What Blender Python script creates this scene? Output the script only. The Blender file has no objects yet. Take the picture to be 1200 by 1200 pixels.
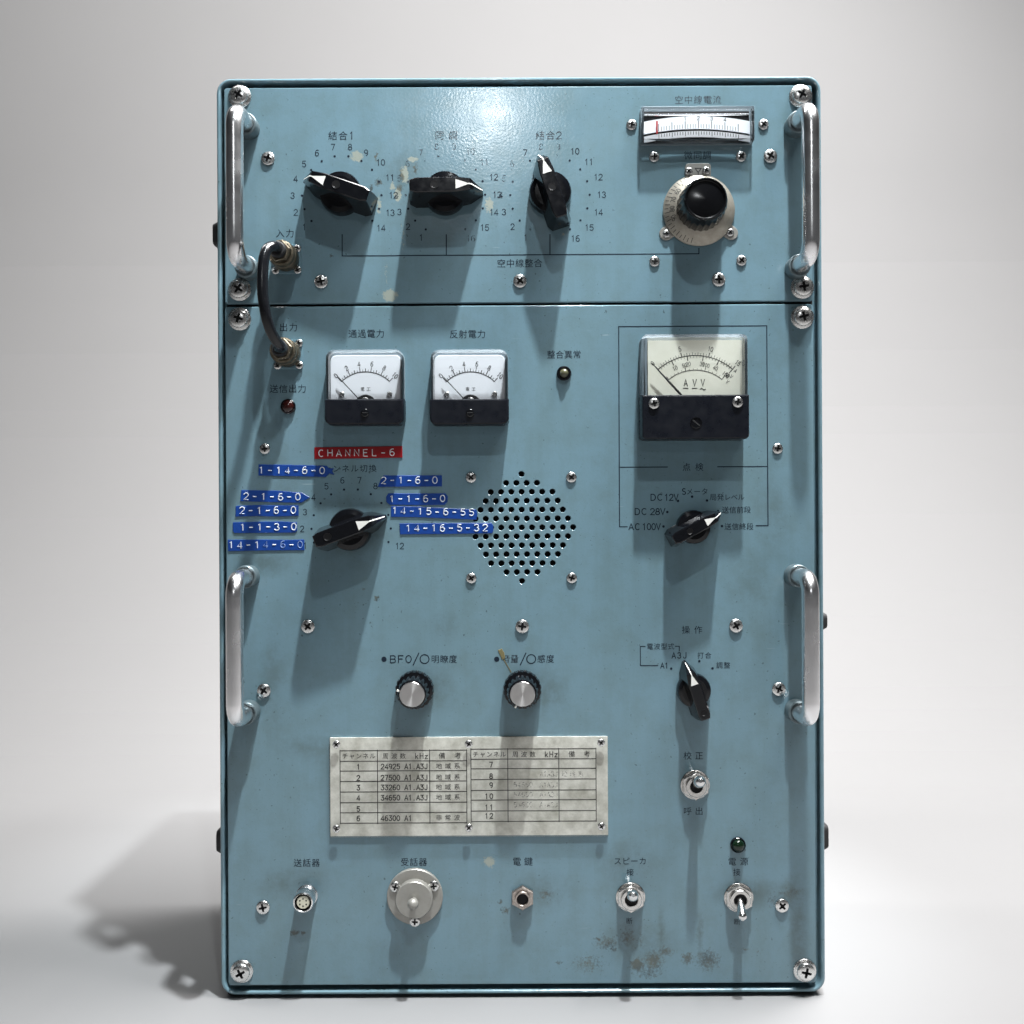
import bpy, bmesh, math, random
from mathutils import Vector, Matrix
random.seed(7)
sc = bpy.context.scene
COL = sc.collection
R = math.radians

# ------------------------------------------------------------------ units
# panel drawing units: 1 unit = 0.7 mm; x right, u up, h out of the panel towards the viewer
S = 0.0007
D = 1200.0                      # camera distance from the panel face, in units
TILT = 0.005                    # the cabinet stands very slightly tilted in the picture
FLOOR_U = -569.0
Z0 = -FLOOR_U * S

# ------------------------------------------------------------------ camera
cam_d = bpy.data.cameras.new("camera")
cam_d.sensor_width = 36.0
cam_d.lens = 36.0
cam_d.clip_start = 0.01
cam_d.clip_end = 100
cam = bpy.data.objects.new("camera", cam_d)
COL.objects.link(cam)
cam.location = (0, -D * S, Z0)
cam.rotation_euler = (Matrix.Rotation(math.atan(TILT), 4, 'Y') @ Matrix.Rotation(R(90), 4, 'X')).to_euler()
sc.camera = cam

# ------------------------------------------------------------------ world: dim surroundings, bright horizon band added for the handles to reflect
w = bpy.data.worlds.new("World")
sc.world = w
w.use_nodes = True
wn = w.node_tree.nodes
wl = w.node_tree.links
bg = wn["Background"]
wtc = wn.new("ShaderNodeTexCoord")
wsep = wn.new("ShaderNodeSeparateXYZ")
wramp = wn.new("ShaderNodeValToRGB")
wl.new(wtc.outputs["Generated"], wsep.inputs[0])
wmr = wn.new("ShaderNodeMapRange")
wmr.inputs[1].default_value = -1
wmr.inputs[2].default_value = 1
wl.new(wsep.outputs["Z"], wmr.inputs[0])
wl.new(wmr.outputs[0], wramp.inputs[0])
e = wramp.color_ramp.elements
e[0].position = 0.0
e[0].color = (.30, .31, .33, 1)
e[1].position = 1.0
e[1].color = (.95, .97, 1.0, 1)
m_ = e.new(.44); m_.color = (.30, .31, .33, 1)
m_ = e.new(.47); m_.color = (1.5, 1.53, 1.6, 1)
m_ = e.new(.62); m_.color = (1.5, 1.53, 1.6, 1)
m_ = e.new(.66); m_.color = (.25, .26, .28, 1)
m_ = e.new(.75); m_.color = (.30, .31, .33, 1)
wl.new(wramp.outputs[0], bg.inputs[0])
bg.inputs[1].default_value = 0.05

# ------------------------------------------------------------------ lamps
def lamp(name, loc, target, watts, size, color=(1, 1, 1), size_y=None, spread=None):
    l = bpy.data.lights.new(name, 'AREA')
    l.energy = watts
    l.color = color
    l.shape = 'RECTANGLE' if size_y else 'DISK'
    l.size = size
    if size_y:
        l.size_y = size_y
    if spread:
        l.spread = spread
    o = bpy.data.objects.new(name, l)
    COL.objects.link(o)
    o.location = loc
    d = Vector(target) - Vector(loc)
    o.rotation_euler = d.to_track_quat('-Z', 'Y').to_euler()
    return o

def spot(name, loc, target, watts, radius, cone, blend, color):
    l = bpy.data.lights.new(name, 'SPOT')
    l.energy = watts
    l.color = color
    l.shadow_soft_size = radius
    l.spot_size = R(cone)
    l.spot_blend = blend
    o = bpy.data.objects.new(name, l)
    COL.objects.link(o)
    o.location = loc
    o.rotation_euler = (Vector(target) - Vector(loc)).to_track_quat('-Z', 'Y').to_euler()
    return o
spot("spot_lamp_near", (0.21, -0.45, Z0 + 1.9), (0, 0, Z0 + .24), 365, 0.030, 27, .9, (.93, .98, 1))
spot("spot_lamp_middle", (0.20, -1.27, Z0 + 1.95), (0, 0, Z0 + .24), 60, 0.030, 27, .9, (.93, .98, 1))
spot("spot_lamp_far", (-0.146, -6.8, Z0 + 2.99), (0, 0, Z0 + .2), 88, 0.11, 12, .8, (.95, .98, 1))
lamp("floor_fill", (0.80, .14, Z0 + 2.0), (-.1, .25, 0), 195, 1.3, (1, .99, .98), 1.0)  # added fill to brighten the floor, no such source known
lamp("backdrop_fill_strip", (-.1, .35, Z0 + 2.5), (-.1, 1.96, Z0 + .1), 68, 2.6, (1, .99, .97), .25)  # added fill above the view, evens out the backdrop
lamp("backdrop_fill_hidden", (-.04, 0.30, Z0 + .28), (-.05, 2, Z0 + .70), 19, .4, (1, .985, .96), .5)  # added fill, unseen behind the cabinet, lightens the backdrop


sc.view_settings.view_transform = 'Standard'
sc.view_settings.look = 'None'
sc.view_settings.exposure = 0
sc.view_settings.gamma = 1
sc.view_settings.use_curve_mapping = False
sc.render.engine = 'CYCLES'
sc.cycles.use_denoising = True
sc.cycles.max_bounces = 10
sc.cycles.transparent_max_bounces = 16
sc.cycles.caustics_reflective = False
sc.cycles.caustics_refractive = False

# ------------------------------------------------------------------ picture point -> panel point
def P(px, py, h=0.0):
    x = (px - 600) - (py - 600) * TILT
    u = -((py - 600) + (px - 600) * TILT)
    k = (D - h) / D
    return (x * k, u * k, h)

# ------------------------------------------------------------------ materials
def nodes_of(m):
    return m.node_tree.nodes, m.node_tree.links

def mat(name, color, rough=.5, metal=0.0, spec=.5, bump=None, vary=None, rvary=None, coat=0.0, aniso=None, emit=None):
    m = bpy.data.materials.new(name)
    m.use_nodes = True
    N, L = nodes_of(m)
    b = N["Principled BSDF"]
    b.inputs["Base Color"].default_value = (*color, 1)
    b.inputs["Roughness"].default_value = rough
    b.inputs["Metallic"].default_value = metal
    b.inputs["Specular IOR Level"].default_value = spec
    b.inputs["Coat Weight"].default_value = coat
    tc = N.new("ShaderNodeTexCoord")
    if vary:                                   # (scale per metre, strength, second colour)
        n = N.new("ShaderNodeTexNoise")
        n.inputs["Scale"].default_value = vary[0]
        n.inputs["Detail"].default_value = 6
        n.inputs["Roughness"].default_value = .65
        L.new(tc.outputs["Object"], n.inputs["Vector"])
        r = N.new("ShaderNodeMapRange")
        r.inputs[1].default_value = .35
        r.inputs[2].default_value = .7
        r.inputs[4].default_value = vary[1]
        L.new(n.outputs["Fac"], r.inputs[0])
        mx = N.new("ShaderNodeMix")
        mx.data_type = 'RGBA'
        mx.inputs["A"].default_value = (*color, 1)
        mx.inputs["B"].default_value = (*vary[2], 1)
        L.new(r.outputs[0], mx.inputs["Factor"])
        L.new(mx.outputs["Result"], b.inputs["Base Color"])
    if rvary:
        n = N.new("ShaderNodeTexNoise")
        n.inputs["Scale"].default_value = rvary[0]
        n.inputs["Detail"].default_value = 5
        L.new(tc.outputs["Object"], n.inputs["Vector"])
        r = N.new("ShaderNodeMapRange")
        r.inputs[1].default_value = .3
        r.inputs[2].default_value = .7
        r.inputs[3].default_value = rvary[1]
        r.inputs[4].default_value = rvary[2]
        L.new(n.outputs["Fac"], r.inputs[0])
        L.new(r.outputs[0], b.inputs["Roughness"])
    if bump:
        n = N.new("ShaderNodeTexNoise")
        n.inputs["Scale"].default_value = bump[0]
        n.inputs["Detail"].default_value = 3
        L.new(tc.outputs["Object"], n.inputs["Vector"])
        bp = N.new("ShaderNodeBump")
        bp.inputs["Strength"].default_value = bump[1]
        bp.inputs["Distance"].default_value = bump[2]
        L.new(n.outputs["Fac"], bp.inputs["Height"])
        L.new(bp.outputs[0], b.inputs["Normal"])
    if aniso:
        b.inputs["Anisotropic"].default_value = aniso
        t = N.new("ShaderNodeTangent")
        t.direction_type = 'RADIAL'
        t.axis = 'Y'
        b.inputs["Anisotropic Rotation"].default_value = .25
        L.new(t.outputs[0], b.inputs["Tangent"])
    return m

def clear_mat(name, tint=(.97, .98, 1), refl=1.0, rough=.03):
    m = bpy.data.materials.new(name)
    m.use_nodes = True
    N, L = nodes_of(m)
    N.remove(N["Principled BSDF"])
    t = N.new("ShaderNodeBsdfTransparent")
    t.inputs[0].default_value = (*tint, 1)
    g = N.new("ShaderNodeBsdfGlossy")
    g.inputs["Roughness"].default_value = rough
    f = N.new("ShaderNodeFresnel")
    f.inputs[0].default_value = 1.42
    mu = N.new("ShaderNodeMath")
    mu.operation = 'MULTIPLY'
    mu.inputs[1].default_value = refl
    mx = N.new("ShaderNodeMixShader")
    L.new(f.outputs[0], mu.inputs[0])
    L.new(mu.outputs[0], mx.inputs[0])
    L.new(t.outputs[0], mx.inputs[1])
    L.new(g.outputs[0], mx.inputs[2])
    L.new(mx.outputs[0], N["Material Output"].inputs[0])
    return m

def worn_mat(name, color, scale, lo, hi):
    """ink with parts rubbed away"""
    m = mat(name, color, .6)
    N, L = nodes_of(m)
    tc = N.new("ShaderNodeTexCoord")
    n = N.new("ShaderNodeTexNoise")
    n.inputs["Scale"].default_value = scale
    n.inputs["Detail"].default_value = 3
    L.new(tc.outputs["Object"], n.inputs["Vector"])
    r = N.new("ShaderNodeMapRange")
    r.inputs[1].default_value = lo
    r.inputs[2].default_value = hi
    L.new(n.outputs["Fac"], r.inputs[0])
    t = N.new("ShaderNodeBsdfTransparent")
    mx = N.new("ShaderNodeMixShader")
    L.new(r.outputs[0], mx.inputs[0])
    L.new(t.outputs[0], mx.inputs[1])
    L.new(N["Principled BSDF"].outputs[0], mx.inputs[2])
    L.new(mx.outputs[0], N["Material Output"].inputs[0])
    return m

PAINT = (.162, .270, .330)
def paint_mat(name, chips=(), rusts=(), smears=(), dirt=.5):
    """hammer-smooth blue-green enamel; chips, rust marks and smears sit where the panel has them"""
    m = bpy.data.materials.new(name)
    m.use_nodes = True
    N, L = nodes_of(m)
    b = N["Principled BSDF"]
    tc = N.new("ShaderNodeTexCoord")
    sc_ = N.new("ShaderNodeVectorMath")
    sc_.operation = 'SCALE'
    sc_.inputs["Scale"].default_value = 1 / S
    L.new(tc.outputs["Object"], sc_.inputs[0])
    PV = sc_.outputs[0]

    def noise(scale, detail=4, rough=.6, vec=None):
        n = N.new("ShaderNodeTexNoise")
        n.inputs["Scale"].default_value = scale
        n.inputs["Detail"].default_value = detail
        n.inputs["Roughness"].default_value = rough
        L.new(vec or PV, n.inputs["Vector"])
        return n
    def mrange(x, a, c, d=0.0, e_=1.0):
        r = N.new("ShaderNodeMapRange")
        r.inputs[1].default_value = a
        r.inputs[2].default_value = c
        r.inputs[3].default_value = d
        r.inputs[4].default_value = e_
        L.new(x, r.inputs[0])
        return r.outputs[0]
    def math_(op, a, c):
        k = N.new("ShaderNodeMath")
        k.operation = op
        for i, v in enumerate((a, c)):
            if isinstance(v, (int, float)):
                k.inputs[i].default_value = v
            else:
                L.new(v, k.inputs[i])
        return k.outputs[0]
    def mix(f, a, c):
        k = N.new("ShaderNodeMix")
        k.data_type = 'RGBA'
        L.new(f, k.inputs["Factor"]) if not isinstance(f, float) else None
        for s_, v in (("A", a), ("B", c)):
            if isinstance(v, tuple):
                k.inputs[s_].default_value = (*v, 1)
            else:
                L.new(v, k.inputs[s_])
        return k.outputs["Result"]

    big = noise(.006, 5, .6)
    col = mix(mrange(big.outputs["Fac"], .35, .68, 0, .55), PAINT, (PAINT[0] * .92, PAINT[1] * .88, PAINT[2] * .82))
    mid = noise(.03, 6, .7)
    col = mix(mrange(mid.outputs["Fac"], .44, .76, 0, .95 * dirt), col, (.12, .18, .18))
    # fine scattered specks and little scratches
    sp = noise(.22, 2, .5)
    msk = noise(.012, 3, .6)
    spk = math_('MULTIPLY', mrange(sp.outputs["Fac"], .67, .72), mrange(msk.outputs["Fac"], .46, .58))
    col = mix(math_('MULTIPLY', spk, .7), col, (.05, .075, .08))
    mp = N.new("ShaderNodeMapping")
    mp.inputs["Rotation"].default_value = (0, .5, 0)
    mp.inputs["Scale"].default_value = (.02, .1, .35)
    L.new(PV, mp.inputs[0])
    scn = noise(1.0, 2, .5, mp.outputs[0])
    scr = math_('MULTIPLY', mrange(scn.outputs["Fac"], .72, .76), mrange(msk.outputs["Fac"], .5, .62))
    col = mix(math_('MULTIPLY', scr, .5), col, (.35, .45, .48))
    # vertical wiping streaks
    mp2 = N.new("ShaderNodeMapping")
    mp2.inputs["Scale"].default_value = (.05, .1, .004)
    L.new(PV, mp2.inputs[0])
    st = noise(1.0, 4, .6, mp2.outputs[0])
    col = mix(mrange(st.outputs["Fac"], .47, .74, 0, .30), col, (.125, .195, .21))
    # marks
    wob = noise(.16, 3, .6)
    off = N.new("ShaderNodeVectorMath")
    off.operation = 'MULTIPLY_ADD'
    off.inputs[1].default_value = (11, 0, 11)
    off.inputs[2].default_value = (-5.5, 0, -5.5)
    L.new(wob.outputs["Color"], off.inputs[0])
    ad = N.new("ShaderNodeVectorMath")
    L.new(PV, ad.inputs[0])
    L.new(off.outputs[0], ad.inputs[1])
    WV = ad.outputs[0]
    def blob(px, py, rx, ry, soft):
        x, u, _ = P(px, py)
        a = N.new("ShaderNodeVectorMath")
        a.operation = 'SUBTRACT'
        a.inputs[1].default_value = (x, 0, u)
        L.new(WV, a.inputs[0])
        c = N.new("ShaderNodeVectorMath")
        c.operation = 'MULTIPLY'
        c.inputs[1].default_value = (1 / rx, 0, 1 / ry)
        L.new(a.outputs[0], c.inputs[0])
        l = N.new("ShaderNodeVectorMath")
        l.operation = 'LENGTH'
        L.new(c.outputs[0], l.inputs[0])
        return mrange(l.outputs["Value"], 1.0, soft)
    def group(lst, soft):
        out = None
        for q in lst:
            f = math_('MULTIPLY', blob(q[0], q[1], q[2] * (1.3 if soft == 0 else 1), q[3] * (1.3 if soft == 0 else 1), soft), q[4] if len(q) > 4 else 1.0)
            out = f if out is None else math_('MAXIMUM', out, f)
        return out
    f = group(smears, .1)
    if f is not None:
        f = math_('MULTIPLY', f, mrange(mid.outputs["Fac"], .36, .58, .5, 1.7))
        col = mix(f, col, (.075, .10, .095))
    rag = noise(.30, 5, .75)
    def ragged(f, k, lo=.30, hi=.46):
        return mrange(math_('ADD', f, mrange(rag.outputs["Fac"], .25, .75, -k, k)), lo, hi)
    f = group(chips, .0)
    if f is not None:
        col = mix(ragged(f, .28), col, (.31, .345, .305))
    f = group(rusts, .0)
    if f is not None:
        rc = mix(mrange(mid.outputs["Fac"], .4, .6), (.035, .034, .026), (.10, .088, .055))
        col = mix(math_('MULTIPLY', ragged(f, .46, .18, .60), .72), col, rc)
    L.new(col, b.inputs["Base Color"])
    rr = noise(.02, 4)
    L.new(mrange(rr.outputs["Fac"], .3, .7, .11, .19), b.inputs["Roughness"])
    b.inputs["Specular IOR Level"].default_value = .5
    bn = noise(.34, 2, .5)
    bp = N.new("ShaderNodeBump")
    bp.inputs["Strength"].default_value = .35
    bp.inputs["Distance"].default_value = .00014
    L.new(bn.outputs["Fac"], bp.inputs["Height"])
    L.new(bp.outputs[0], b.inputs["Normal"])
    return m

CHIPS = [(418, 183, 9, 8), (474, 205, 5, 12), (466, 228, 5, 9), (484, 186, 8, 4), (573, 240, 6, 14, .7), (460, 218, 4, 8, .8),
         (457, 346, 11, 9, .9), (452, 318, 5, 32, .35), (472, 280, 7, 45, .35), (444, 240, 4, 16, .6), (573, 1010, 9, 9, .75),
         (677, 235, 3, 9, .3), (660, 275, 5, 6, .4), (572, 237, 4, 5, 1)]
RUSTS = [(444, 214, 4, 5), (435, 220, 3.5, 4), (471, 206, 3, 7), (468, 222, 4, 6, .8), (487, 198, 3, 8, .8), (747, 1131, 10, 8),
         (766, 1126, 12, 14, .8), (806, 1123, 8, 8, .75), (830, 1125, 15, 14, .7), (780, 1115, 12, 7, .6), (712, 1105, 16, 10, .55), (735, 1098, 10, 12, .5), (690, 1130, 22, 12, .42), (760, 1140, 20, 8, .5), (925, 1046, 18, 6, .4), (905, 1055, 8, 10, .4), (640, 1048, 10, 7, .5), (700, 1100, 5, 3, .7), (719, 1112, 7, 3, .6),
         (345, 1093, 6, 3), (355, 1094, 2.5, 2.5), (593, 1067, 5, 4, .9), (586, 1058, 3, 3, .7), (442, 702, 4, 3, .9), (427, 691, 3, 2, .6),
         (389, 300, 3, 2, .8), (636, 1052, 5, 4, .35), (873, 1113, 7, 2, .5), (889, 1115, 4, 2, .5), (441, 183, 2, 5, .9), (655, 1128, 5, 3, .5),
         (690, 1122, 12, 2, .5), (751, 1100, 3, 12, .35)]
SMEARS = [(820, 1100, 5, 40, .4), (775, 1095, 6, 40, .35), (880, 1048, 55, 22, .35), (925, 1050, 26, 22, .5), (640, 1045, 40, 30, .25), (340, 1035, 50, 25, .25),
          (412, 621, 62, 52, .28), (330, 560, 22, 60, .16), (320, 800, 18, 90, .2), (520, 735, 22, 24, .25), (510, 810, 30, 34, .3), (640, 815, 34, 34, .3),
          (905, 600, 30, 60, .2), (880, 690, 40, 70, .16), (745, 1105, 60, 30, .3), (310, 660, 40, 20, .3), (400, 880, 90, 20, .2), (360, 875, 40, 16, .22),
          (735, 1010, 40, 30, .25), (935, 1080, 14, 90, .3), (470, 205, 26, 40, .22)]
M_PANEL = paint_mat("panel_enamel", CHIPS, RUSTS, SMEARS)
M_CASE = paint_mat("case_enamel", (), (), (), .8)
M_CHROME = mat("chrome", (.88, .88, .89), .24, 1, rvary=(60, .19, .29), vary=(40, .3, (.80, .79, .78)))
M_SCREW = mat("nickel_screw", (.76, .76, .75), .24, 1, rvary=(900, .18, .36), vary=(250, .35, (.55, .53, .49)))
M_SLOT = mat("screw_slot_grime", (.012, .012, .013), .7)
M_NUT = mat("nickel_nut", (.72, .71, .69), .25, 1, vary=(500, .6, (.42, .40, .37)))
M_ALU = mat("matt_aluminium", (.33, .32, .295), .42, .45, rvary=(300, .35, .5), vary=(250, .5, (.27, .26, .235)))
M_SPUN = mat("spun_aluminium", (.72, .71, .70), .28, 1, aniso=.85)
M_DIALPLATE = mat("dial_plate_metal", (.40, .37, .315), .38, .6, vary=(220, .7, (.26, .235, .195)))
M_BLACK = mat("black_bakelite", (.004, .0045, .006), .12, 0, .45, rvary=(200, .09, .15), vary=(160, .25, (.007, .007, .008)))
M_TUNE = mat("black_phenolic", (.004, .0042, .005), .16, 0, .3)
M_BLACKM = mat("black_moulding", (.005, .0062, .010), .3, 0, .35, rvary=(150, .24, .4), vary=(120, .2, (.009, .010, .014)))
M_RUBBER = mat("black_rubber", (.012, .012, .013), .6)
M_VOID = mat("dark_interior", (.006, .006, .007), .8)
M_CABLE = mat("black_cable_sheath", (.005, .0055, .007), .2, 0, .5, rvary=(200, .15, .28))
M_PLUG = mat("tarnished_brass", (.17, .145, .105), .38, .85, rvary=(500, .28, .55), vary=(400, .8, (.07, .06, .045)))
M_INK = mat("navy_ink", (.010, .018, .032), .6, 0, .15)
M_WORN = worn_mat("worn_navy_ink", (.010, .018, .032), 500, .34, .50)
M_WORN2 = worn_mat("faded_navy_ink", (.02, .035, .055), 420, .40, .60)
M_INKB = mat("black_ink", (.015, .015, .016), .6)
M_FADE = worn_mat("faded_pencil", (.09, .085, .08), 900, .46, .66)
M_WHITE = mat("white_enamel", (.84, .83, .79), .5, vary=(300, .4, (.66, .64, .58)))
M_DIALW = mat("white_dial", (.88, .90, .93), .55)
M_DIALC = mat("cream_dial", (.84, .825, .70), .55, vary=(60, .5, (.70, .68, .54)))
M_RED = mat("red_enamel", (.55, .02, .02), .4)
M_TAPER = mat("red_tape", (.27, .006, .010), .30, 0, .5, bump=(700, .15, .0003))
M_TAPEB = mat("blue_tape", (.008, .056, .29), .32, 0, .45, bump=(500, .2, .0004), vary=(260, .6, (.007, .038, .20)))
M_TAPET = mat("embossed_white", (.78, .82, .86), .5)
M_TAPEF = mat("embossed_faint", (.25, .36, .62), .5)
M_PLATE = mat("etched_plate", (.88, .87, .82), .45, 0, vary=(60, .95, (.45, .44, .385)), rvary=(90, .36, .55))
M_CLEAR = clear_mat("clear_plastic", (.985, .99, 1), .6)
M_CLEARE = clear_mat("clear_plastic_body", (.97, .985, .99), 1.3, .06)
M_ACRYL = clear_mat("clear_acrylic", (.985, .985, .975), .3, .08)
M_LENSR = mat("dark_red_lens", (.028, .005, .004), .12, 0, .7)
M_LENSG = mat("dark_green_lens", (.004, .014, .006), .16, 0, .5)
M_LENSC = mat("milky_lens", (.09, .088, .05), .22, 0, .6)
M_CREAM = mat("cream_insulator", (.66, .63, .50), .5)
M_YELLOW = mat("dried_yellow_smear", (.20, .17, .07), .7, vary=(900, .7, (.10, .085, .045)))
M_FLOOR = mat("studio_floor", (.22, .219, .221), .8, 0, .12, vary=(2.5, .4, (.209, .208, .210)))
M_DROP = mat("studio_backdrop", (.66, .655, .65), .8, 0, .2, vary=(1.3, .4, (.62, .615, .61)))

# ------------------------------------------------------------------ mesh builder
class MB:
    def __init__(self):
        self.v = []
        self.f = []
        self.mi = []
    def add(self, vs, fs, mi=0):
        o = len(self.v)
        self.v += [tuple(q) for q in vs]
        for f in fs:
            self.f.append([o + i for i in f])
            self.mi.append(mi)
    def loft(self, loops, mi=0, cap0=True, cap1=True, closed=True):
        n = len(loops[0])
        vs = [p for l in loops for p in l]
        fs = []
        for a in range(len(loops) - 1):
            for i in range(n if closed else n - 1):
                j = (i + 1) % n
                fs.append((a * n + i, a * n + j, (a + 1) * n + j, (a + 1) * n + i))
        if cap0:
            fs.append(tuple(range(n))[::-1])
        if cap1:
            b = (len(loops) - 1) * n
            fs.append(tuple(b + i for i in range(n)))
        self.add(vs, fs, mi)
    def lathe(self, prof, seg=32, c=(0, 0), mi=0, cap0=True, cap1=True):
        loops = []
        for r, h in prof:
            r = max(r, .01)
            loops.append([(c[0] + r * math.cos(2 * math.pi * i / seg), c[1] + r * math.sin(2 * math.pi * i / seg), h) for i in range(seg)])
        self.loft(loops, mi, cap0, cap1)
    def prism(self, outline, stations, mi=0, cap0=True, cap1=True):
        """outline: list of (x,u) counter-clockwise; stations: (inset, h)"""
        loops = []
        for ins, h in stations:
            loops.append([(x, u, h) for x, u in inset(outline, ins)])
        self.loft(loops, mi, cap0, cap1)
    def box(self, x0, x1, u0, u1, h0, h1, mi=0, bev=0):
        o = [(x0, u0), (x1, u0), (x1, u1), (x0, u1)]
        if bev:
            self.prism(rrect(x0, x1, u0, u1, bev * 1.2, 3), [(bev, h0), (0, h0 + bev), (0, h1 - bev), (bev, h1)], mi)
        else:
            self.prism(o, [(0, h0), (0, h1)], mi)
    def tube(self, path, rad, n=16, mi=0):
        pts = [Vector(p) for p in path]
        loops = []
        nrm = None
        for i, p in enumerate(pts):
            t = (pts[min(i + 1, len(pts) - 1)] - pts[max(i - 1, 0)]).normalized()
            if nrm is None:
                a = Vector((0, 0, 1)) if abs(t.z) < .9 else Vector((1, 0, 0))
                nrm = t.cross(a).normalized()
            else:
                nrm = (nrm - t * nrm.dot(t)).normalized()
            b = t.cross(nrm)
            r = rad[i] if isinstance(rad, (list, tuple)) else rad
            loops.append([tuple(p + (nrm * math.cos(2 * math.pi * k / n) + b * math.sin(2 * math.pi * k / n)) * r) for k in range(n)])
        self.loft(loops, mi)
    def strip(self, pts, wd, h, closed=False, mi=0):
        """flat mitred ribbon through 2D points"""
        pts = [Vector(p) for p in pts]
        n = len(pts)
        L_, R_ = [], []
        for i in range(n):
            if closed:
                a, b, c = pts[i - 1], pts[i], pts[(i + 1) % n]
            else:
                a, b, c = pts[max(i - 1, 0)], pts[i], pts[min(i + 1, n - 1)]
            d1 = (b - a).normalized() if (b - a).length > 1e-9 else (c - b).normalized()
            d2 = (c - b).normalized() if (c - b).length > 1e-9 else d1
            n1, n2 = Vector((-d1.y, d1.x)), Vector((-d2.y, d2.x))
            mm = (n1 + n2)
            mm = mm.normalized() if mm.length > 1e-6 else n1
            k = wd / 2 / max(mm.dot(n1), .45)
            e0 = Vector((0, 0))
            if not closed and i == 0:
                e0 = -d2 * wd * .4
            if not closed and i == n - 1:
                e0 = d1 * wd * .4
            L_.append((b.x + mm.x * k + e0.x, b.y + mm.y * k + e0.y, h))
            R_.append((b.x - mm.x * k + e0.x, b.y - mm.y * k + e0.y, h))
        vs = L_ + R_
        m = n if closed else n - 1
        self.add(vs, [(i, (i + 1) % n, n + (i + 1) % n, n + i) for i in range(m)], mi)
    def disc(self, cx, cu, r, h, n=14, mi=0):
        self.add([(cx + r * math.cos(2 * math.pi * i / n), cu + r * math.sin(2 * math.pi * i / n), h) for i in range(n)], [tuple(range(n))], mi)
    def build(self, name, mats, parent=None, at=(0, 0, 0), rot=0.0, smooth=32, recalc=True):
        me = bpy.data.meshes.new(name)
        me.from_pydata([(x * S, -h * S, u * S) for x, u, h in self.v], [], self.f)
        if not isinstance(mats, (list, tuple)):
            mats = [mats]
        for m in mats:
            me.materials.append(m)
        me.polygons.foreach_set("material_index", self.mi)
        if recalc:
            bm = bmesh.new()
            bm.from_mesh(me)
            bmesh.ops.recalc_face_normals(bm, faces=bm.faces)
            bm.to_mesh(me)
            bm.free()
        me.set_sharp_from_angle(angle=R(smooth))
        me.polygons.foreach_set("use_smooth", [len(f.vertices) <= 4 for f in me.polygons])
        me.update()
        return link(name, me, parent, at, rot)

def link(name, me, parent=None, at=(0, 0, 0), rot=0.0):
    o = bpy.data.objects.new(name, me)
    COL.objects.link(o)
    if parent is not None:
        o.parent = parent
    o.location = (at[0] * S, -at[2] * S, at[1] * S)
    o.rotation_euler = (0, -rot, 0)
    return o

def inset(o, d):
    if d == 0:
        return list(o)
    n = len(o)
    out = []
    for i in range(n):
        a, b, c = Vector(o[i - 1]), Vector(o[i]), Vector(o[(i + 1) % n])
        d1 = (b - a).normalized()
        d2 = (c - b).normalized()
        n1, n2 = Vector((-d1.y, d1.x)), Vector((-d2.y, d2.x))
        m = n1 + n2
        m = m.normalized() if m.length > 1e-6 else n1
        k = d / max(m.dot(n1), .3)
        out.append((b.x + m.x * k, b.y + m.y * k))
    return out

def rrect(x0, x1, u0, u1, r, n=5):
    out = []
    for cx, cu, a0 in ((x1 - r, u0 + r, -90), (x1 - r, u1 - r, 0), (x0 + r, u1 - r, 90), (x0 + r, u0 + r, 180)):
        for k in range(n + 1):
            a = R(a0 + 90 * k / n)
            out.append((cx + r * math.cos(a), cu + r * math.sin(a)))
    return out

def ngon(r, n, a0=0, c=(0, 0)):
    return [(c[0] + r * math.cos(a0 + 2 * math.pi * i / n), c[1] + r * math.sin(a0 + 2 * math.pi * i / n)) for i in range(n)]

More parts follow.
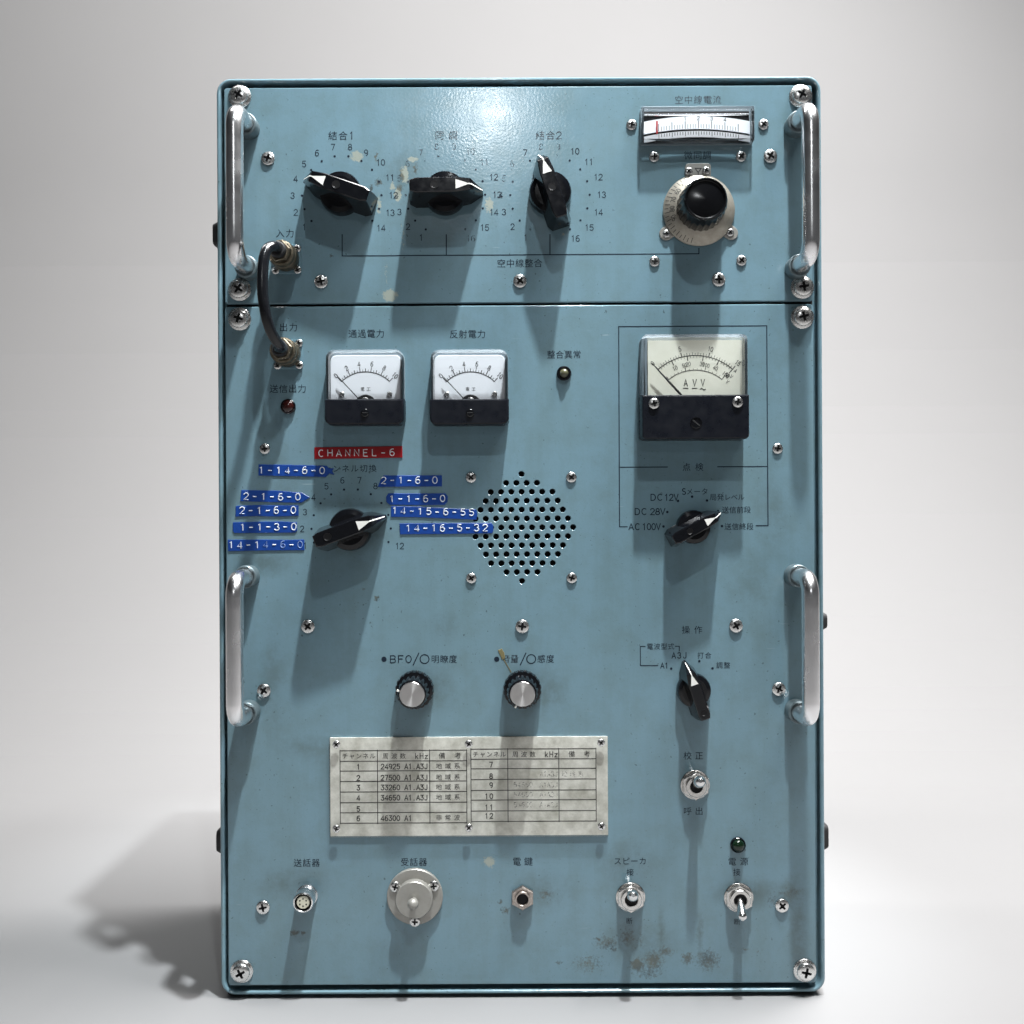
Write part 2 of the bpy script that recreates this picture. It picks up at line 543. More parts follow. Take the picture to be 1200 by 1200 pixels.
# ------------------------------------------------------------------ engraved lettering (single-stroke) and CJK lettering
def arc(cx, cy, rx, ry, a0, a1, n=10):
    return [(cx + rx * math.cos(R(a0 + (a1 - a0) * i / n)), cy + ry * math.sin(R(a0 + (a1 - a0) * i / n))) for i in range(n + 1)]
W_ = .62
def glyphs(flat3=False):
    g = {}
    g['0'] = [arc(.31, .5, .29, .5, 90, 450, 18)]
    g['1'] = [[(.16, .80), (.34, 1), (.34, 0)]]
    g['2'] = [arc(.31, .72, .28, .28, 170, -30, 9) + [(.02, 0), (.6, 0)]]
    if flat3:
        g['3'] = [[(.06, 1), (.56, 1), (.28, .62)] + arc(.30, .31, .28, .31, 85, -160, 9)]
    else:
        g['3'] = [arc(.30, .75, .25, .25, 160, -80, 8) + arc(.30, .26, .29, .26, 80, -160, 9)]
    g['4'] = [[(.46, 0), (.46, 1), (.02, .28), (.62, .28)]]
    g['5'] = [[(.56, 1), (.12, 1), (.07, .56)] + arc(.31, .32, .28, .32, 125, -150, 9)]
    g['6'] = [arc(.40, .62, .34, .38, 70, 175, 6) + arc(.31, .30, .27, .30, 180, 530, 14)]
    g['7'] = [[(.03, 1), (.58, 1), (.24, 0)]]
    g['8'] = [arc(.31, .75, .23, .25, 270, 630, 14), arc(.31, .26, .29, .26, 90, 450, 14)]
    g['9'] = [arc(.31, .70, .27, .30, 0, 350, 14) + arc(.22, .38, .36, .38, 5, -70, 6)]
    g['A'] = [[(0, 0), (.32, 1), (.64, 0)], [(.11, .33), (.53, .33)]]
    g['B'] = [[(.04, 0), (.04, 1), (.36, 1)] + arc(.36, .76, .22, .24, 80, -80, 6) + [(.08, .52)], [(.36, .52)] + arc(.38, .26, .24, .26, 85, -90, 6) + [(.04, 0)]]
    g['C'] = [arc(.34, .5, .32, .5, 50, 310, 14)]
    g['D'] = [[(.04, 0), (.04, 1), (.30, 1)] + arc(.28, .5, .34, .5, 85, -85, 10) + [(.04, 0)]]
    g['E'] = [[(.58, 1), (.06, 1), (.06, 0), (.58, 0)], [(.10, .52), (.50, .52)]]
    g['F'] = [[(.58, 1), (.06, 1), (.06, 0)], [(.10, .52), (.50, .52)]]
    g['H'] = [[(.04, 0), (.04, 1)], [(.60, 0), (.60, 1)], [(.08, .52), (.56, .52)]]
    g['J'] = [[(.52, 1), (.52, .28)] + arc(.29, .27, .23, .27, 0, -165, 8)]
    g['L'] = [[(.06, 1), (.06, 0), (.56, 0)]]
    g['N'] = [[(.04, 0), (.04, 1), (.60, 0), (.60, 1)]]
    g['O'] = [arc(.32, .5, .31, .5, 90, 450, 18)]
    g['S'] = [arc(.31, .75, .25, .25, 40, 270, 8) + arc(.31, .25, .27, .25, 90, -145, 8)]
    g['V'] = [[(0, 1), (.32, 0), (.64, 1)]]
    g['k'] = [[(.08, 0), (.08, 1)], [(.5, .62), (.12, .26)], [(.24, .38), (.54, 0)]]
    g['z'] = [[(.08, .6), (.54, .6), (.06, 0), (.56, 0)]]
    g['-'] = [[(.08, .46), (.54, .46)]]
    g['.'] = [[(.26, .02), (.34, .02)]]
    g[','] = [[(.34, .06), (.24, -.14)]]
    g['/'] = [[(0, -.15), (.6, 1.15)]]
    g['~'] = [[(0, .12), (.15, .24), (.32, .12), (.48, 0), (.64, .12)]]
    g[' '] = []
    return g
G, G3 = glyphs(), glyphs(True)

def stroke_text(mb, text, cx, cu, height, pitch, wd, h, gl=None, sx=1.0, ang=0.0, mi=0, align='c', raised=0.0, lift=0.0):
    """adds flat (or, with raised, tubular) stroke letters centred on (cx, cu)"""
    gl = gl or G
    n = len(text)
    gw = W_ * height * sx
    total = pitch * (n - 1) + gw
    x = -total / 2 if align == 'c' else (0 if align == 'l' else -total)
    ca, sa = math.cos(ang), math.sin(ang)
    lay = 0
    for ch in text:
        for st in gl.get(ch, []):
            pts = []
            for gx, gy in st:
                a, b = x + gx * height * sx, (gy - .5) * height
                pts.append((cx + a * ca - b * sa, cu + a * sa + b * ca))
            if raised:
                mb.tube([(a, b, h) for a, b in pts], wd / 2, 6, mi)
            else:
                mb.strip(pts, wd, h + .012 * (lay % 4), False, mi)
            lay += 1
        x += pitch

_cjk = {}
def cjk_mesh(ch):
    if ch not in _cjk:
        c = bpy.data.curves.new('letter', 'FONT')
        c.body = ch
        c.size = 1
        c.resolution_u = 2
        o = bpy.data.objects.new('letter', c)
        COL.objects.link(o)
        bpy.context.view_layer.update()
        dg = bpy.context.evaluated_depsgraph_get()
        me = bpy.data.meshes.new_from_object(o.evaluated_get(dg))
        _cjk[ch] = ([(v.co.x - .5, v.co.y - .38) for v in me.vertices], [tuple(p.vertices) for p in me.polygons])
        bpy.data.objects.remove(o)
        bpy.data.curves.remove(c)
        bpy.data.meshes.remove(me)
    return _cjk[ch]

def cjk_text(mb, text, cx, cu, size, pitch, h, sx=1.0, mi=0):
    n = len(text)
    x = cx - pitch * (n - 1) / 2
    for ch in text:
        if ch != ' ':
            vs, fs = cjk_mesh(ch)
            mb.add([(x + a * size * sx, cu + b * size, h) for a, b in vs], fs, mi)
        x += pitch

# ------------------------------------------------------------------ things
def tag(o, label, cat, group=None):
    o["label"] = label
    o["category"] = cat
    if group:
        o["group"] = group
    return o

root = bpy.data.objects.new("radio_transmitter", None)
COL.objects.link(root)
root.location = (0, 0, Z0)
tag(root, "worn blue-green radio transmitter with chrome handles, black knobs, dial meters and blue label tapes", "radio transmitter")
ROOT_H = 0.0

# ---- setting: floor sheet and curved backdrop
fl = MB()
gx = [-6000, 6000]
y0, y1 = 5200.0, -900.0          # h positive towards the viewer
fl.add([(-6000, FLOOR_U, y0), (6000, FLOOR_U, y0), (6000, FLOOR_U, y1), (-6000, FLOOR_U, y1)], [(0, 1, 2, 3)])
floor = fl.build("floor", M_FLOOR)
floor.location = (0, 0, Z0)
floor["kind"] = "structure"
bd = MB()
rad = 1900.0
prof = []
for k in range(25):
    a = R(90 * k / 24)
    prof.append((y1 - rad * math.sin(a), FLOOR_U + rad * (1 - math.cos(a))))
prof.append((y1 - rad, FLOOR_U + 4800))
for i in range(len(prof) - 1):
    (h0, u0), (h1, u1) = prof[i], prof[i + 1]
    bd.add([(-6000, u0, h0), (6000, u0, h0), (6000, u1, h1), (-6000, u1, h1)], [(0, 1, 2, 3)])
mbd = bd.build("backdrop", M_FLOOR, smooth=60)
bm = bmesh.new()
bm.from_mesh(mbd.data)
bmesh.ops.remove_doubles(bm, verts=bm.verts, dist=1e-5)
bm.to_mesh(mbd.data)
bm.free()
mbd.data.set_sharp_from_angle(angle=R(60))
mbd.location = (0, 0, Z0)
mbd["kind"] = "structure"

# ---- cabinet shell: rolled front rim, open front
KF = 1.0
cx0, cx1, ct, cb = -344 * KF, 364.6 * KF, 509.5 * KF, -564.6 * KF
out = rrect(cx0, cx1, cb, ct, 17, 7)
mb = MB()
mb.prism(out, [(3, -300), (0, -297), (0, -2), (.5, -.4), (1.7, .7), (3.3, .7), (4.5, -.4), (5, -2), (5.2, -14)], cap0=True, cap1=True)
cab = mb.build("cabinet", M_CASE, root, smooth=40)
# near-black sheet behind the panels, shade of the gaps put into its colour
mb = MB()
mb.box(cx0 + 8, cx1 - 8, cb + 8, ct - 8, -13.5, -12.5)
mb.build("gap_backing", M_VOID, root)
# feet
for x in (-322, 338):
    for hh in (-20, -270):
        mb = MB()
        o = rrect(x - 17, x + 17, hh - 14, hh + 14, 6, 4)
        loops = []
        for ins, u in ((2.5, FLOOR_U), (0, FLOOR_U + 2), (0, cb + .2)):
            loops.append([(a, u, b) for a, b in inset(o, ins)])
        mb.loft(loops)
        mb.build("foot", M_RUBBER, root)
# side fittings peeping past the outline
for (px, ya, yb, sgn) in ((252.4, 262, 292, -1), (256.6, 968, 998, -1), (966.0, 716, 738, 1), (967.4, 962, 994, 1)):
    x, ua, _ = P(px, ya, -45)
    _, ub, _ = P(px, yb, -45)
    edge = cx0 if sgn < 0 else cx1
    mb = MB()
    cu = (ua + ub) / 2
    o = rrect(-60, -30, ub, ua, 8, 4)
    ext = max(abs(x - edge), 2.5)
    loops = []
    for ins, xx in ((0, edge - sgn * .5), (0, edge + sgn * ext * .6), (3, edge + sgn * ext)):
        loops.append([(xx, b, a) for a, b in inset(o, ins)])
    mb.loft(loops)
    mb.build("side_bumper", M_RUBBER, root)

# ---- panels
PX0, PX1 = -335.2, 354.0
UT, UB = (498.6, 245.2), (242.2, -553.5)
up_o = rrect(PX0, PX1, UT[1], UT[0], 3.5, 3)
lo_o = rrect(PX0, PX1, UB[1], UB[0], 3.5, 3)
mb = MB()
mb.prism(up_o, [(0, -4), (0, -1.0), (.4, -.3), (1.2, 0)])
upper = mb.build("upper_panel", M_PANEL, root, smooth=30)
# the lower panel has its loudspeaker holes really drilled through
HC = P(611.4, 618.2)
holes = []
for row, nh in enumerate((1, 4, 7, 8, 9, 10, 11, 10, 9, 8, 7, 4, 1)):
    for i in range(nh):
        holes.append((HC[0] + (i - (nh - 1) / 2) * 12.05, HC[1] + (6 - row) * 10.45))
pan = bmesh.new()
NS = 14
ins_o = inset(lo_o, 1.2)
def loop(bm_, pts, h):
    vs = [bm_.verts.new((x * S, -h * S, u * S)) for x, u in pts]
    return vs, [bm_.edges.new((vs[i], vs[(i + 1) % len(vs)])) for i in range(len(vs))]
ov, oe = loop(pan, ins_o, 0)
alle = list(oe)
hv = []
for x, u in holes:
    v_, e_ = loop(pan, ngon(4.0, NS, .1, (x, u)), 0)
    hv.append(v_)
    alle += e_
from mathutils.geometry import delaunay_2d_cdt
allv = ov + [q for v_ in hv for q in v_]
co2 = [Vector((v.co.x, v.co.z)) for v in allv]
idx = {v: i for i, v in enumerate(allv)}
res = delaunay_2d_cdt(co2, [(idx[e_.verts[0]], idx[e_.verts[1]]) for e_ in alle], [], 1, 1e-7)
rv, rf, orig = res[0], res[2], res[3]
for f_ in rf:
    cxy = sum((rv[i] for i in f_), Vector((0, 0))) / len(f_)
    if min((cxy.x / S - x) ** 2 + (cxy.y / S - u) ** 2 for x, u in holes) < 3.8 ** 2 and all(orig[i][0] >= len(ov) for i in f_):
        continue
    pan.faces.new([allv[orig[i][0]] for i in f_])
prev = ov
for ins, h in ((.4, -.3), (0, -1), (0, -4)):
    nv = [pan.verts.new((x * S, -h * S, u * S)) for x, u in inset(lo_o, ins)]
    for i in range(len(nv)):
        j = (i + 1) % len(nv)
        pan.faces.new((prev[i], prev[j], nv[j], nv[i]))
    prev = nv
for (x, u), v_ in zip(holes, hv):
    prev = v_
    for r, h in ((3.45, -.5), (3.4, -4)):
        nv = [pan.verts.new((a * S, -h * S, b * S)) for a, b in ngon(r, NS, .1, (x, u))]
        for i in range(NS):
            j = (i + 1) % NS
            pan.faces.new((prev[i], prev[j], nv[j], nv[i]))
        prev = nv
bmesh.ops.recalc_face_normals(pan, faces=pan.faces)
me = bpy.data.meshes.new("lower_panel")
pan.to_mesh(me)
pan.free()
me.materials.append(M_PANEL)
me.set_sharp_from_angle(angle=R(28))
me.polygons.foreach_set("use_smooth", [abs(f.normal.y) < .995 for f in me.polygons])
lower = link("lower_panel", me, root)
mb = MB()
mb.lathe([(70, -12.3), (70, -10), (66, -9)], 40, HC[:2])
mb.build("speaker_cloth", M_VOID, root)

# ---- printed lines and lettering, one mesh for each inscription
INK_H = .12
def lettering(panel, fn, m=None, name="lettering"):
    mb = MB()
    fn(mb)
    return mb.build(name, m or M_INK, panel, smooth=60, recalc=False)
def cj(panel, text, px, py, size, pitch, m=None, sx=1.0):
    x, u, _ = P(px, py)
    lettering(panel, lambda b: cjk_text(b, text, x, u, size, pitch, INK_H, sx), m)
def stx(panel, text, px, py, height, pitch, wd=1.0, m=None, sx=1.0, align='c'):
    x, u, _ = P(px, py)
    lettering(panel, lambda b: stroke_text(b, text, x, u, height, pitch, wd, INK_H, None, sx, align=align), m)

def line_px(b, pts, wd=1.15):
    b.strip([P(*q)[:2] for q in pts], wd, INK_H)

# upper panel inscriptions
cj(upper, "結合", 396, 159, 11, 12)
stx(upper, "1", 412, 159, 8.5, 8, 1)
cj(upper, "同調", 523, 158.5, 11, 16, M_WORN)
cj(upper, "結合", 639, 158.5, 11, 12, M_WORN)
stx(upper, "2", 655, 158.5, 8, 8, 1, M_WORN, 1.2)
cj(upper, "空中線電流", 818, 117, 10.5, 11.2, M_WORN)
cj(upper, "微同調", 817.5, 182, 10.5, 11)
cj(upper, "入力", 334, 273.5, 10.5, 11.5)
cj(upper, "空中線整合", 609, 308.5, 10.5, 10.8)
def br(b):
    line_px(b, [(401, 275), (401, 300), (819, 297.4), (819, 291)])
    b.strip([P(523, 275)[:2], P(523, 298.2)[:2]], 1.15, INK_H)
    b.strip([P(644.5, 275)[:2], P(644.5, 297.6)[:2]], 1.15, INK_H)
lettering(upper, br, name="printed_line")
def dots_numbers(panel, px, py, n0, n1, a1, r=46.5, rn=57.5, worn=(), skip=()):
    cx, cu, _ = P(px, py)
    for n in range(n0, n1 + 1):
        a = R(a1 - 20 * (n - 1))
        t = MB()
        t.disc(r * math.cos(a), r * math.sin(a), 1.35, INK_H)
        if n not in skip:
            rr = rn + (3.0 if n > 9 else 0) * abs(math.cos(a))
            stroke_text(t, str(n), rr * math.cos(a), rr * math.sin(a), 6.8, 5.4, .85, INK_H, None, 1.05)
        t.build("dial_number", M_WORN2 if n in worn else M_INK, panel, (cx, cu, 0), smooth=60, recalc=False)
dots_numbers(upper, 400.5, 229, 1, 14, 220)
dots_numbers(upper, 522, 228.5, 1, 16, 240, worn=(4, 5, 6, 7, 8, 9, 10, 11, 16))
dots_numbers(upper, 644.5, 228.5, 1, 16, 240, worn=(1, 5, 6, 8, 9))
# lower panel inscriptions
cj(lower, "出力", 338, 383.5, 10.5, 11.5)
cj(lower, "通過電力", 429.5, 391, 10.5, 10.8)
cj(lower, "反射電力", 548, 391.5, 10.5, 10.8)
cj(lower, "整合異常", 661, 415.5, 10, 10.1)
cj(lower, "送信出力", 337.5, 455.5, 10.5, 11)
cj(lower, "チャンネル切換", 405, 549, 9.5, 10.6)
cj(lower, "点検", 812, 547.2, 10, 15)
cj(lower, "操作", 811, 738, 10, 14.5)
cj(lower, "電波型式", 774, 757.5, 8, 8.2)
cj(lower, "打合", 825.5, 768, 8, 8.8)
cj(lower, "調整", 847.5, 779.5, 8, 8.6)
cj(lower, "校正", 812.5, 885.5, 10, 13.5)
cj(lower, "呼出", 812.5, 950.5, 10, 13.5)
cj(lower, "明瞭度", 520.5, 772.3, 10, 10.4)
cj(lower, "音量", 598, 772, 10, 10, M_WORN)
cj(lower, "感度", 639.5, 772, 10, 10.4)
cj(lower, "送話器", 359.5, 1011, 10, 10.6)
cj(lower, "受話器", 485, 1010, 10, 10.6)
cj(lower, "電鍵", 612.5, 1009.5, 10.5, 13.6)
cj(lower, "スピーカ", 738.5, 1009, 9.5, 9.8)
cj(lower, "接", 738.5, 1022, 9, 9)
cj(lower, "断", 737.5, 1079, 8, 8)
cj(lower, "電源", 865, 1009.5, 10, 14)
cj(lower, "接", 863.5, 1022, 9, 9)
cj(lower, "断", 863.5, 1080, 8, 8)
stx(lower, "A1", 778.6, 780, 6.2, 5)
stx(lower, "A3J", 796, 768, 6.6, 6.5)
stx(lower, "DC", 769.3, 582.8, 7.2, 8, 1.05, None, 1.25)
stx(lower, "12V", 786.6, 582.8, 7.2, 5.6, 1.05)
stx(lower, "S", 801.5, 576, 7, 8)
cj(lower, "メータ", 817, 576, 8.5, 8.8)
cj(lower, "局発", 840, 582.5, 8.6, 8.4)
cj(lower, "レベル", 860.5, 582.5, 8, 8)
stx(lower, "DC", 750.8, 599.5, 7.2, 8, 1.05, None, 1.25)
stx(lower, "28V", 770.6, 599.5, 7.2, 6, 1.05, None, 1.1)
cj(lower, "送信前段", 863, 597.5, 8.6, 8.6)
stx(lower, "AC", 743.2, 617.2, 7.2, 7.4, 1.05, None, 1.15)
stx(lower, "100V", 763.2, 617.2, 7.2, 5.5, 1.05)
cj(lower, "送信終段", 866, 617, 8.6, 8.6)
def boxl(b):
    line_px(b, [(735, 617.3), (726, 617.3), (725, 382.8), (898.5, 381.8), (900, 616), (886, 616)])
    b.strip([P(727, 547.6)[:2], P(782, 547.3)[:2]], 1.15, INK_H)
    b.strip([P(841, 547)[:2], P(899, 546.7)[:2]], 1.15, INK_H)
lettering(lower, boxl, name="printed_line")
def sqb(b):
    line_px(b, [(771, 780), (750.5, 780), (750.3, 757.5), (756, 757.5)], 1)
    line_px(b, [(791.5, 757.3), (796, 757.3), (796, 763)], 1)
lettering(lower, sqb, name="printed_line")
dots_numbers(lower, 411.5, 619.5, 1, 12, 200, skip=(9, 10))
for q in ((777.5, 617), (782, 600), (794.5, 587), (811, 582), (828.5, 586.5), (841.5, 599), (846, 616.5), (786.5, 783.5), (802, 774.8), (819.5, 774.8), (835, 783.2)):
    x, u, _ = P(*q)
    lettering(lower, lambda b: b.disc(x, u, 1.5, INK_H), name="position_dot")
for px, txt in ((450, "BFO"), (582, "")):
    def fn(b, px=px, txt=txt):
        x, u, _ = P(px, 772.5)
        b.disc(x, u, 3.1, INK_H)
        if txt:
            stroke_text(b, txt, x + 19.5, u, 8.2, 9.2, 1.1, INK_H, None, 1.25)
    lettering(lower, fn)
for px, pu in ((487.5, 497.5), (613, 622.5)):
    def fn(b, px=px, pu=pu):
        x, u, _ = P(px, 772.3)
        b.strip([(x - 3.3, u - 7), (x + 3.3, u + 7)], 1.2, INK_H)
        x, u, _ = P(pu, 772.3)
        b.strip(ngon(5.2, 24, 0, (x, u)), 1.15, INK_H, True)
    lettering(lower, fn)

# ---- screws
def screw_mesh(r, dome, cross, cw, washer=None):
    mb = MB()
    h0 = 0
    if washer:
        wr, wh = washer
        mb.lathe([(wr, 0), (wr, wh * .55), (wr - .9, wh), (r * .6, wh)], 36)
        h0 = wh - .05
        mb.lathe([(r + 1.6, h0), (r + 1.6, h0 + 1.0), (r + .9, h0 + 1.5), (r * .6, h0 + 1.5)], 32)
        h0 += 1.4
    seg, rings = 56, 26
    loops = []
    for k in range(rings + 1):
        rr = r * (1 - k / rings)
        t = rr / r
        hh = h0 + dome * (.35 + .65 * math.sqrt(max(0, 1 - (t * .98) ** 2.4)))
        lp = []
        for i in range(seg):
            a = 2 * math.pi * i / seg
            rq = max(rr, .02)
            x, u = rq * math.cos(a), rq * math.sin(a)
            dd = hh
            ax, au = abs(x), abs(u)
            wv = cw * (1.25 - .5 * max(ax, au) / cross)
            if (ax < wv and au < cross) or (au < wv and ax < cross):
                dd = h0 + dome * .3 - (1 - max(ax, au) / cross) * dome * .25
            lp.append((x, u, dd))
        loops.append(lp)
    loops.insert(0, [(x, u, h0) for x, u, _ in loops[0]])
    n0 = len(mb.f)
    mb.loft(loops)
    for i in range(n0, len(mb.f)):
        q = [mb.v[k] for k in mb.f[i]]
        if len(q) > 4:
            continue
        mx = sum(p[0] for p in q) / 4
        mu_ = sum(p[1] for p in q) / 4
        mh = min(p[2] for p in q)
        if max(abs(mx), abs(mu_)) < cross * 1.02 and mh < h0 + dome * .32:
            mb.mi[i] = 1
    mb.mi[-1] = 1
    o = mb.build("screw", [M_SCREW, M_SLOT], root, smooth=50)
    me_ = o.data
    bpy.data.objects.remove(o)
    return me_
ME_PAN = screw_mesh(7.9, 3.4, 4.6, 1.15)
ME_SMALL = screw_mesh(6.1, 2.8, 3.7, .95)
ME_TINY = screw_mesh(4.5, 2.3, 2.8, .75)
ME_BOLT = screw_mesh(10.4, 5.2, 5.6, 1.35, (13.6, 2.0))
def screw(me_, px, py, parent, h=0.0, name="screw", origin=(0, 0, 0)):
    x, u, _ = P(px, py, h)
    return link(name, me_, parent, (x - origin[0], u - origin[1], h - origin[2]), random.uniform(-.8, .8))
for q in ((314.3, 186), (902.5, 183.3), (376.5, 330.3), (609.3, 329.5), (842, 328)):
    screw(ME_PAN, *q, upper)
for q in ((740, 146.6), (894.5, 146.2), (766.5, 184), (868.2, 183.6), (767, 306.5), (868.7, 305.5)):
    screw(ME_SMALL, *q, upper)
for q in ((361, 734), (612, 734), (862.3, 733.2), (309.5, 809), (912.3, 807.3), (308.5, 1063), (916.2, 1061)):
    screw(ME_PAN, *q, lower)
for q in ((310.5, 526), (911, 525.7), (552, 559.5), (669.5, 559.3), (552.3, 677.5), (670, 677.3)):
    screw(ME_SMALL, *q, lower)
for q in ((281, 113.5, upper), (281, 339.5, upper), (281, 374, lower), (283.5, 1138, lower), (938, 113, upper), (940, 337, upper), (940, 372, lower), (943, 1137, lower)):
    screw(ME_BOLT, q[0], q[1], q[2], 0, "corner_bolt")

# ---- handles
def handle(px, pya, pyb):
    xa, ua, _ = P(px, pya)
    _, ub, _ = P(px, pyb)
    cu = (ua + ub) / 2
    L_ = (ua - ub) / 2
    mb = MB()
    path = [(0, L_, 0), (0, L_, 22)]
    rb, top = 20, 62
    for k in range(13):
        a = R(90 * k / 12)
        path.append((0, L_ - rb + rb * math.cos(a), top - rb + rb * math.sin(a)))
    for k in range(1, 8):
        path.append((0, (L_ - rb) * (1 - 2 * k / 8), top))
    for k in range(13):
        a = R(90 * (1 - k / 12))
        path.append((0, -(L_ - rb + rb * math.cos(a)), top - rb + rb * math.sin(a)))
    path += [(0, -L_, 22), (0, -L_, 0)]
    mb.tube(path, 9.6, 24)
    g = mb.build("handle", M_CHROME, root, (xa, cu, 0), smooth=60)
    for s in (1, -1):
        mb = MB()
        mb.lathe([(13.2, 0), (13.2, 15), (12.9, 16.5), (12.0, 17.3), (10.8, 17.3), (9.7, 16.6), (9.7, 12)], 32, (0, s * L_), cap0=False, cap1=False)
        mb.build("collar", M_COLLAR, g, smooth=30)
M_COLLAR = mat("painted_collar", (.11, .15, .165), .35, .4, vary=(200, .6, (.17, .21, .225)))
handle(291.5, 151, 316)
handle(931.5, 149, 315)
handle(291.5, 675, 833)
handle(931.5, 674, 832)

# ---- pointer knobs
def pointer_knob(px, py, deg, sc_=1.0, screw_x=-4, line=True, name="pointer_knob"):
    c = P(px, py)
    mb = MB()
    k = sc_
    mb.lathe([(24.6 * k, 0), (25 * k, 2), (24.6 * k, 11 * k), (23.4 * k, 14 * k), (18 * k, 15.5 * k)], 48)
    top = 40 * k
    def sec(h, ins, x1, x0, wt):      # x1 pointer end, x0 tail end
        wd = (14.6 + (8.3 - 14.6) * (h / top)) * k - ins
        nose = wt * k
        return [(x0 * k + ins, -wd * .72, h), (x0 * k + 7 * k, -wd, h), (16 * k, -wd, h), (30 * k, -wd * .78, h), (x1 * k - ins, -nose, h),
                (x1 * k - ins, nose, h), (30 * k, wd * .78, h), (16 * k, wd, h), (x0 * k + 7 * k, wd, h), (x0 * k + ins, wd * .72, h)]
    body = [sec(.3, 0, 44.5, -41.5, 2.2), sec(14 * k, 0, 43.5, -41, 2.0)]
    def slope(h, ins, x1, x0, wt):
        l = sec(h, ins, x1, x0, wt)
        out_ = []
        for x, u, hh in l:
            lim = (43.6 - (hh / k - 14) * .50) * k         # nose falls away towards the tip
            out_.append((min(x, lim), u, hh))
        return out_
    body += [slope(30 * k, 0, 35.6, -39.5, 4.2), slope(39 * k, 0, 31.2, -38.3, 6.2), slope(top, .9, 30.8, -38.2, 6.2)]
    mb.loft(body)
    o = mb.build(name, M_BLACK, root, c, R(deg), smooth=26)
    # white pointer triangle and the line down the nose
    mb = MB()
    mb.add([(14 * k, -5.4 * k, top + .15), (28.6 * k, -.5 * k, top + .15), (28.6 * k, .5 * k, top + .15), (14 * k, 5.4 * k, top + .15)], [(0, 1, 2, 3)])
    if line:
        pts = [(28.6, top / k + .15), (31.4, 39.4), (35.9, 30.3), (43.8, 14.3)]
        for (xa, ha), (xb, hb) in zip(pts[:-1], pts[1:]):
            mb.add([(xa * k, -.7 * k, ha * k + .25), (xb * k + .2, -.6 * k, hb * k + .2), (xb * k + .2, .6 * k, hb * k + .2), (xa * k, .7 * k, ha * k + .25)], [(0, 1, 2, 3)])
    mb.build("pointer_mark", M_WHITE, o, recalc=False)
    mb = MB()
    mb.lathe([(4.6 * k, top - .5), (4.6 * k, top + .35), (4.0 * k, top + .35), (3.7 * k, top + .12)], 24, (screw_x * k, 0), cap0=False)
    mb.build("set_screw", M_SOCK, o, smooth=30)
    return o
M_SOCK = mat("set_screw_socket", (.006, .006, .007), .35, .3)
pointer_knob(400.5, 229, 161, screw_x=0)
pointer_knob(522, 228.5, 1, screw_x=-10)
pointer_knob(644.5, 228.5, 108, screw_x=-3)
pointer_knob(411.5, 620.5, 20, screw_x=-22)
pointer_knob(811.5, 617.5, 28, .80, screw_x=-12)
pointer_knob(812, 808, 108, .80, screw_x=-28)

# ---- fine tuning knob with engraved dial
c = P(818.5, 247)
mb = MB()
mb.lathe([(42, 1.5), (42, 3.2), (41, 4.4), (28, 13), (26, 13.5)], 64)
dial = mb.build("dial_plate", M_DIALPLATE, root, c, smooth=24)
for s, a in ((-1, 215), (1, -35)):
    mb = MB()
    ex, eu = 46.5 * math.cos(R(a)), 46.5 * math.sin(R(a))
    hullp = [(ex + 8 * math.cos(R(a + t)), eu + 8 * math.sin(R(a + t))) for t in range(-100, 101, 20)]
    b1 = (30 * math.cos(R(a + 18)), 30 * math.sin(R(a + 18)))
    b2 = (30 * math.cos(R(a - 18)), 30 * math.sin(R(a - 18)))
    mb.prism([b2] + hullp + [b1], [(0, 0), (0, 1.2), (.5, 1.7)])
    mb.build("mounting_ear", M_ALU, dial, smooth=30)
mb = MB()
mb.prism(rrect(-16, 14, 28, 54, 4, 4), [(0, 0), (0, 4.4), (.6, 5)])
mb.build("mounting_ear", M_ALU, dial, smooth=30)
for q in ((781, 274), (855.5, 272.5)):
    screw(ME_TINY, *q, dial, 1.7, origin=c)
for q in ((807, 200.8), (827.3, 200)):
    screw(ME_TINY, *q, dial, 5.0, origin=c)
mb = MB()
mb.strip([(-4.5, 48), (-1, 43.2), (2.5, 48)], 1, 5.1)
mb.strip([(-4.5, 48.1), (2.5, 48.1)], 1, 5.12)
mb.strip([(-1, 43.4), (-1, 38)], 1, 5.14)
for a in range(95, 262, 7):
    for r0, r1 in ((36.5, 40.5) if a % 2 else (35, 40.5),):
        hh = 4.7
        p0 = (r0 * math.cos(R(a)), r0 * math.sin(R(a)), 4.4 + (41 - r0) * .6615 + .15)
        p1 = (r1 * math.cos(R(a)), r1 * math.sin(R(a)), 4.4 + (41 - r1) * .6615 + .15)
        n_ = (-math.sin(R(a)) * .35, math.cos(R(a)) * .35)
        mb.add([(p0[0] - n_[0], p0[1] - n_[1], p0[2]), (p1[0] - n_[0], p1[1] - n_[1], p1[2]), (p1[0] + n_[0], p1[1] + n_[1], p1[2]), (p0[0] + n_[0], p0[1] + n_[1], p0[2])], [(0, 1, 2, 3)])
for a, t in ((122, "50"), (143, "60"), (162, "70"), (181, "80"), (200, "90")):
    r = 32.5
    b_ = MB()
    stroke_text(b_, t, 0, 0, 4.6, 3.6, .6, 0)
    tilt = R(a - 90)
    vs = []
    for x, u, hz in b_.v:
        X = r * math.cos(R(a)) + x * math.cos(tilt) - u * math.sin(tilt)
        U = r * math.sin(R(a)) + x * math.sin(tilt) + u * math.cos(tilt)
        vs.append((X, U, 4.4 + (41 - math.hypot(X, U)) * .6615 + .2 + hz))
    mb.add(vs, b_.f)
mb.build("dial_scale", M_INKB, dial, recalc=False)
mb = MB()
seg = 120
loops = []
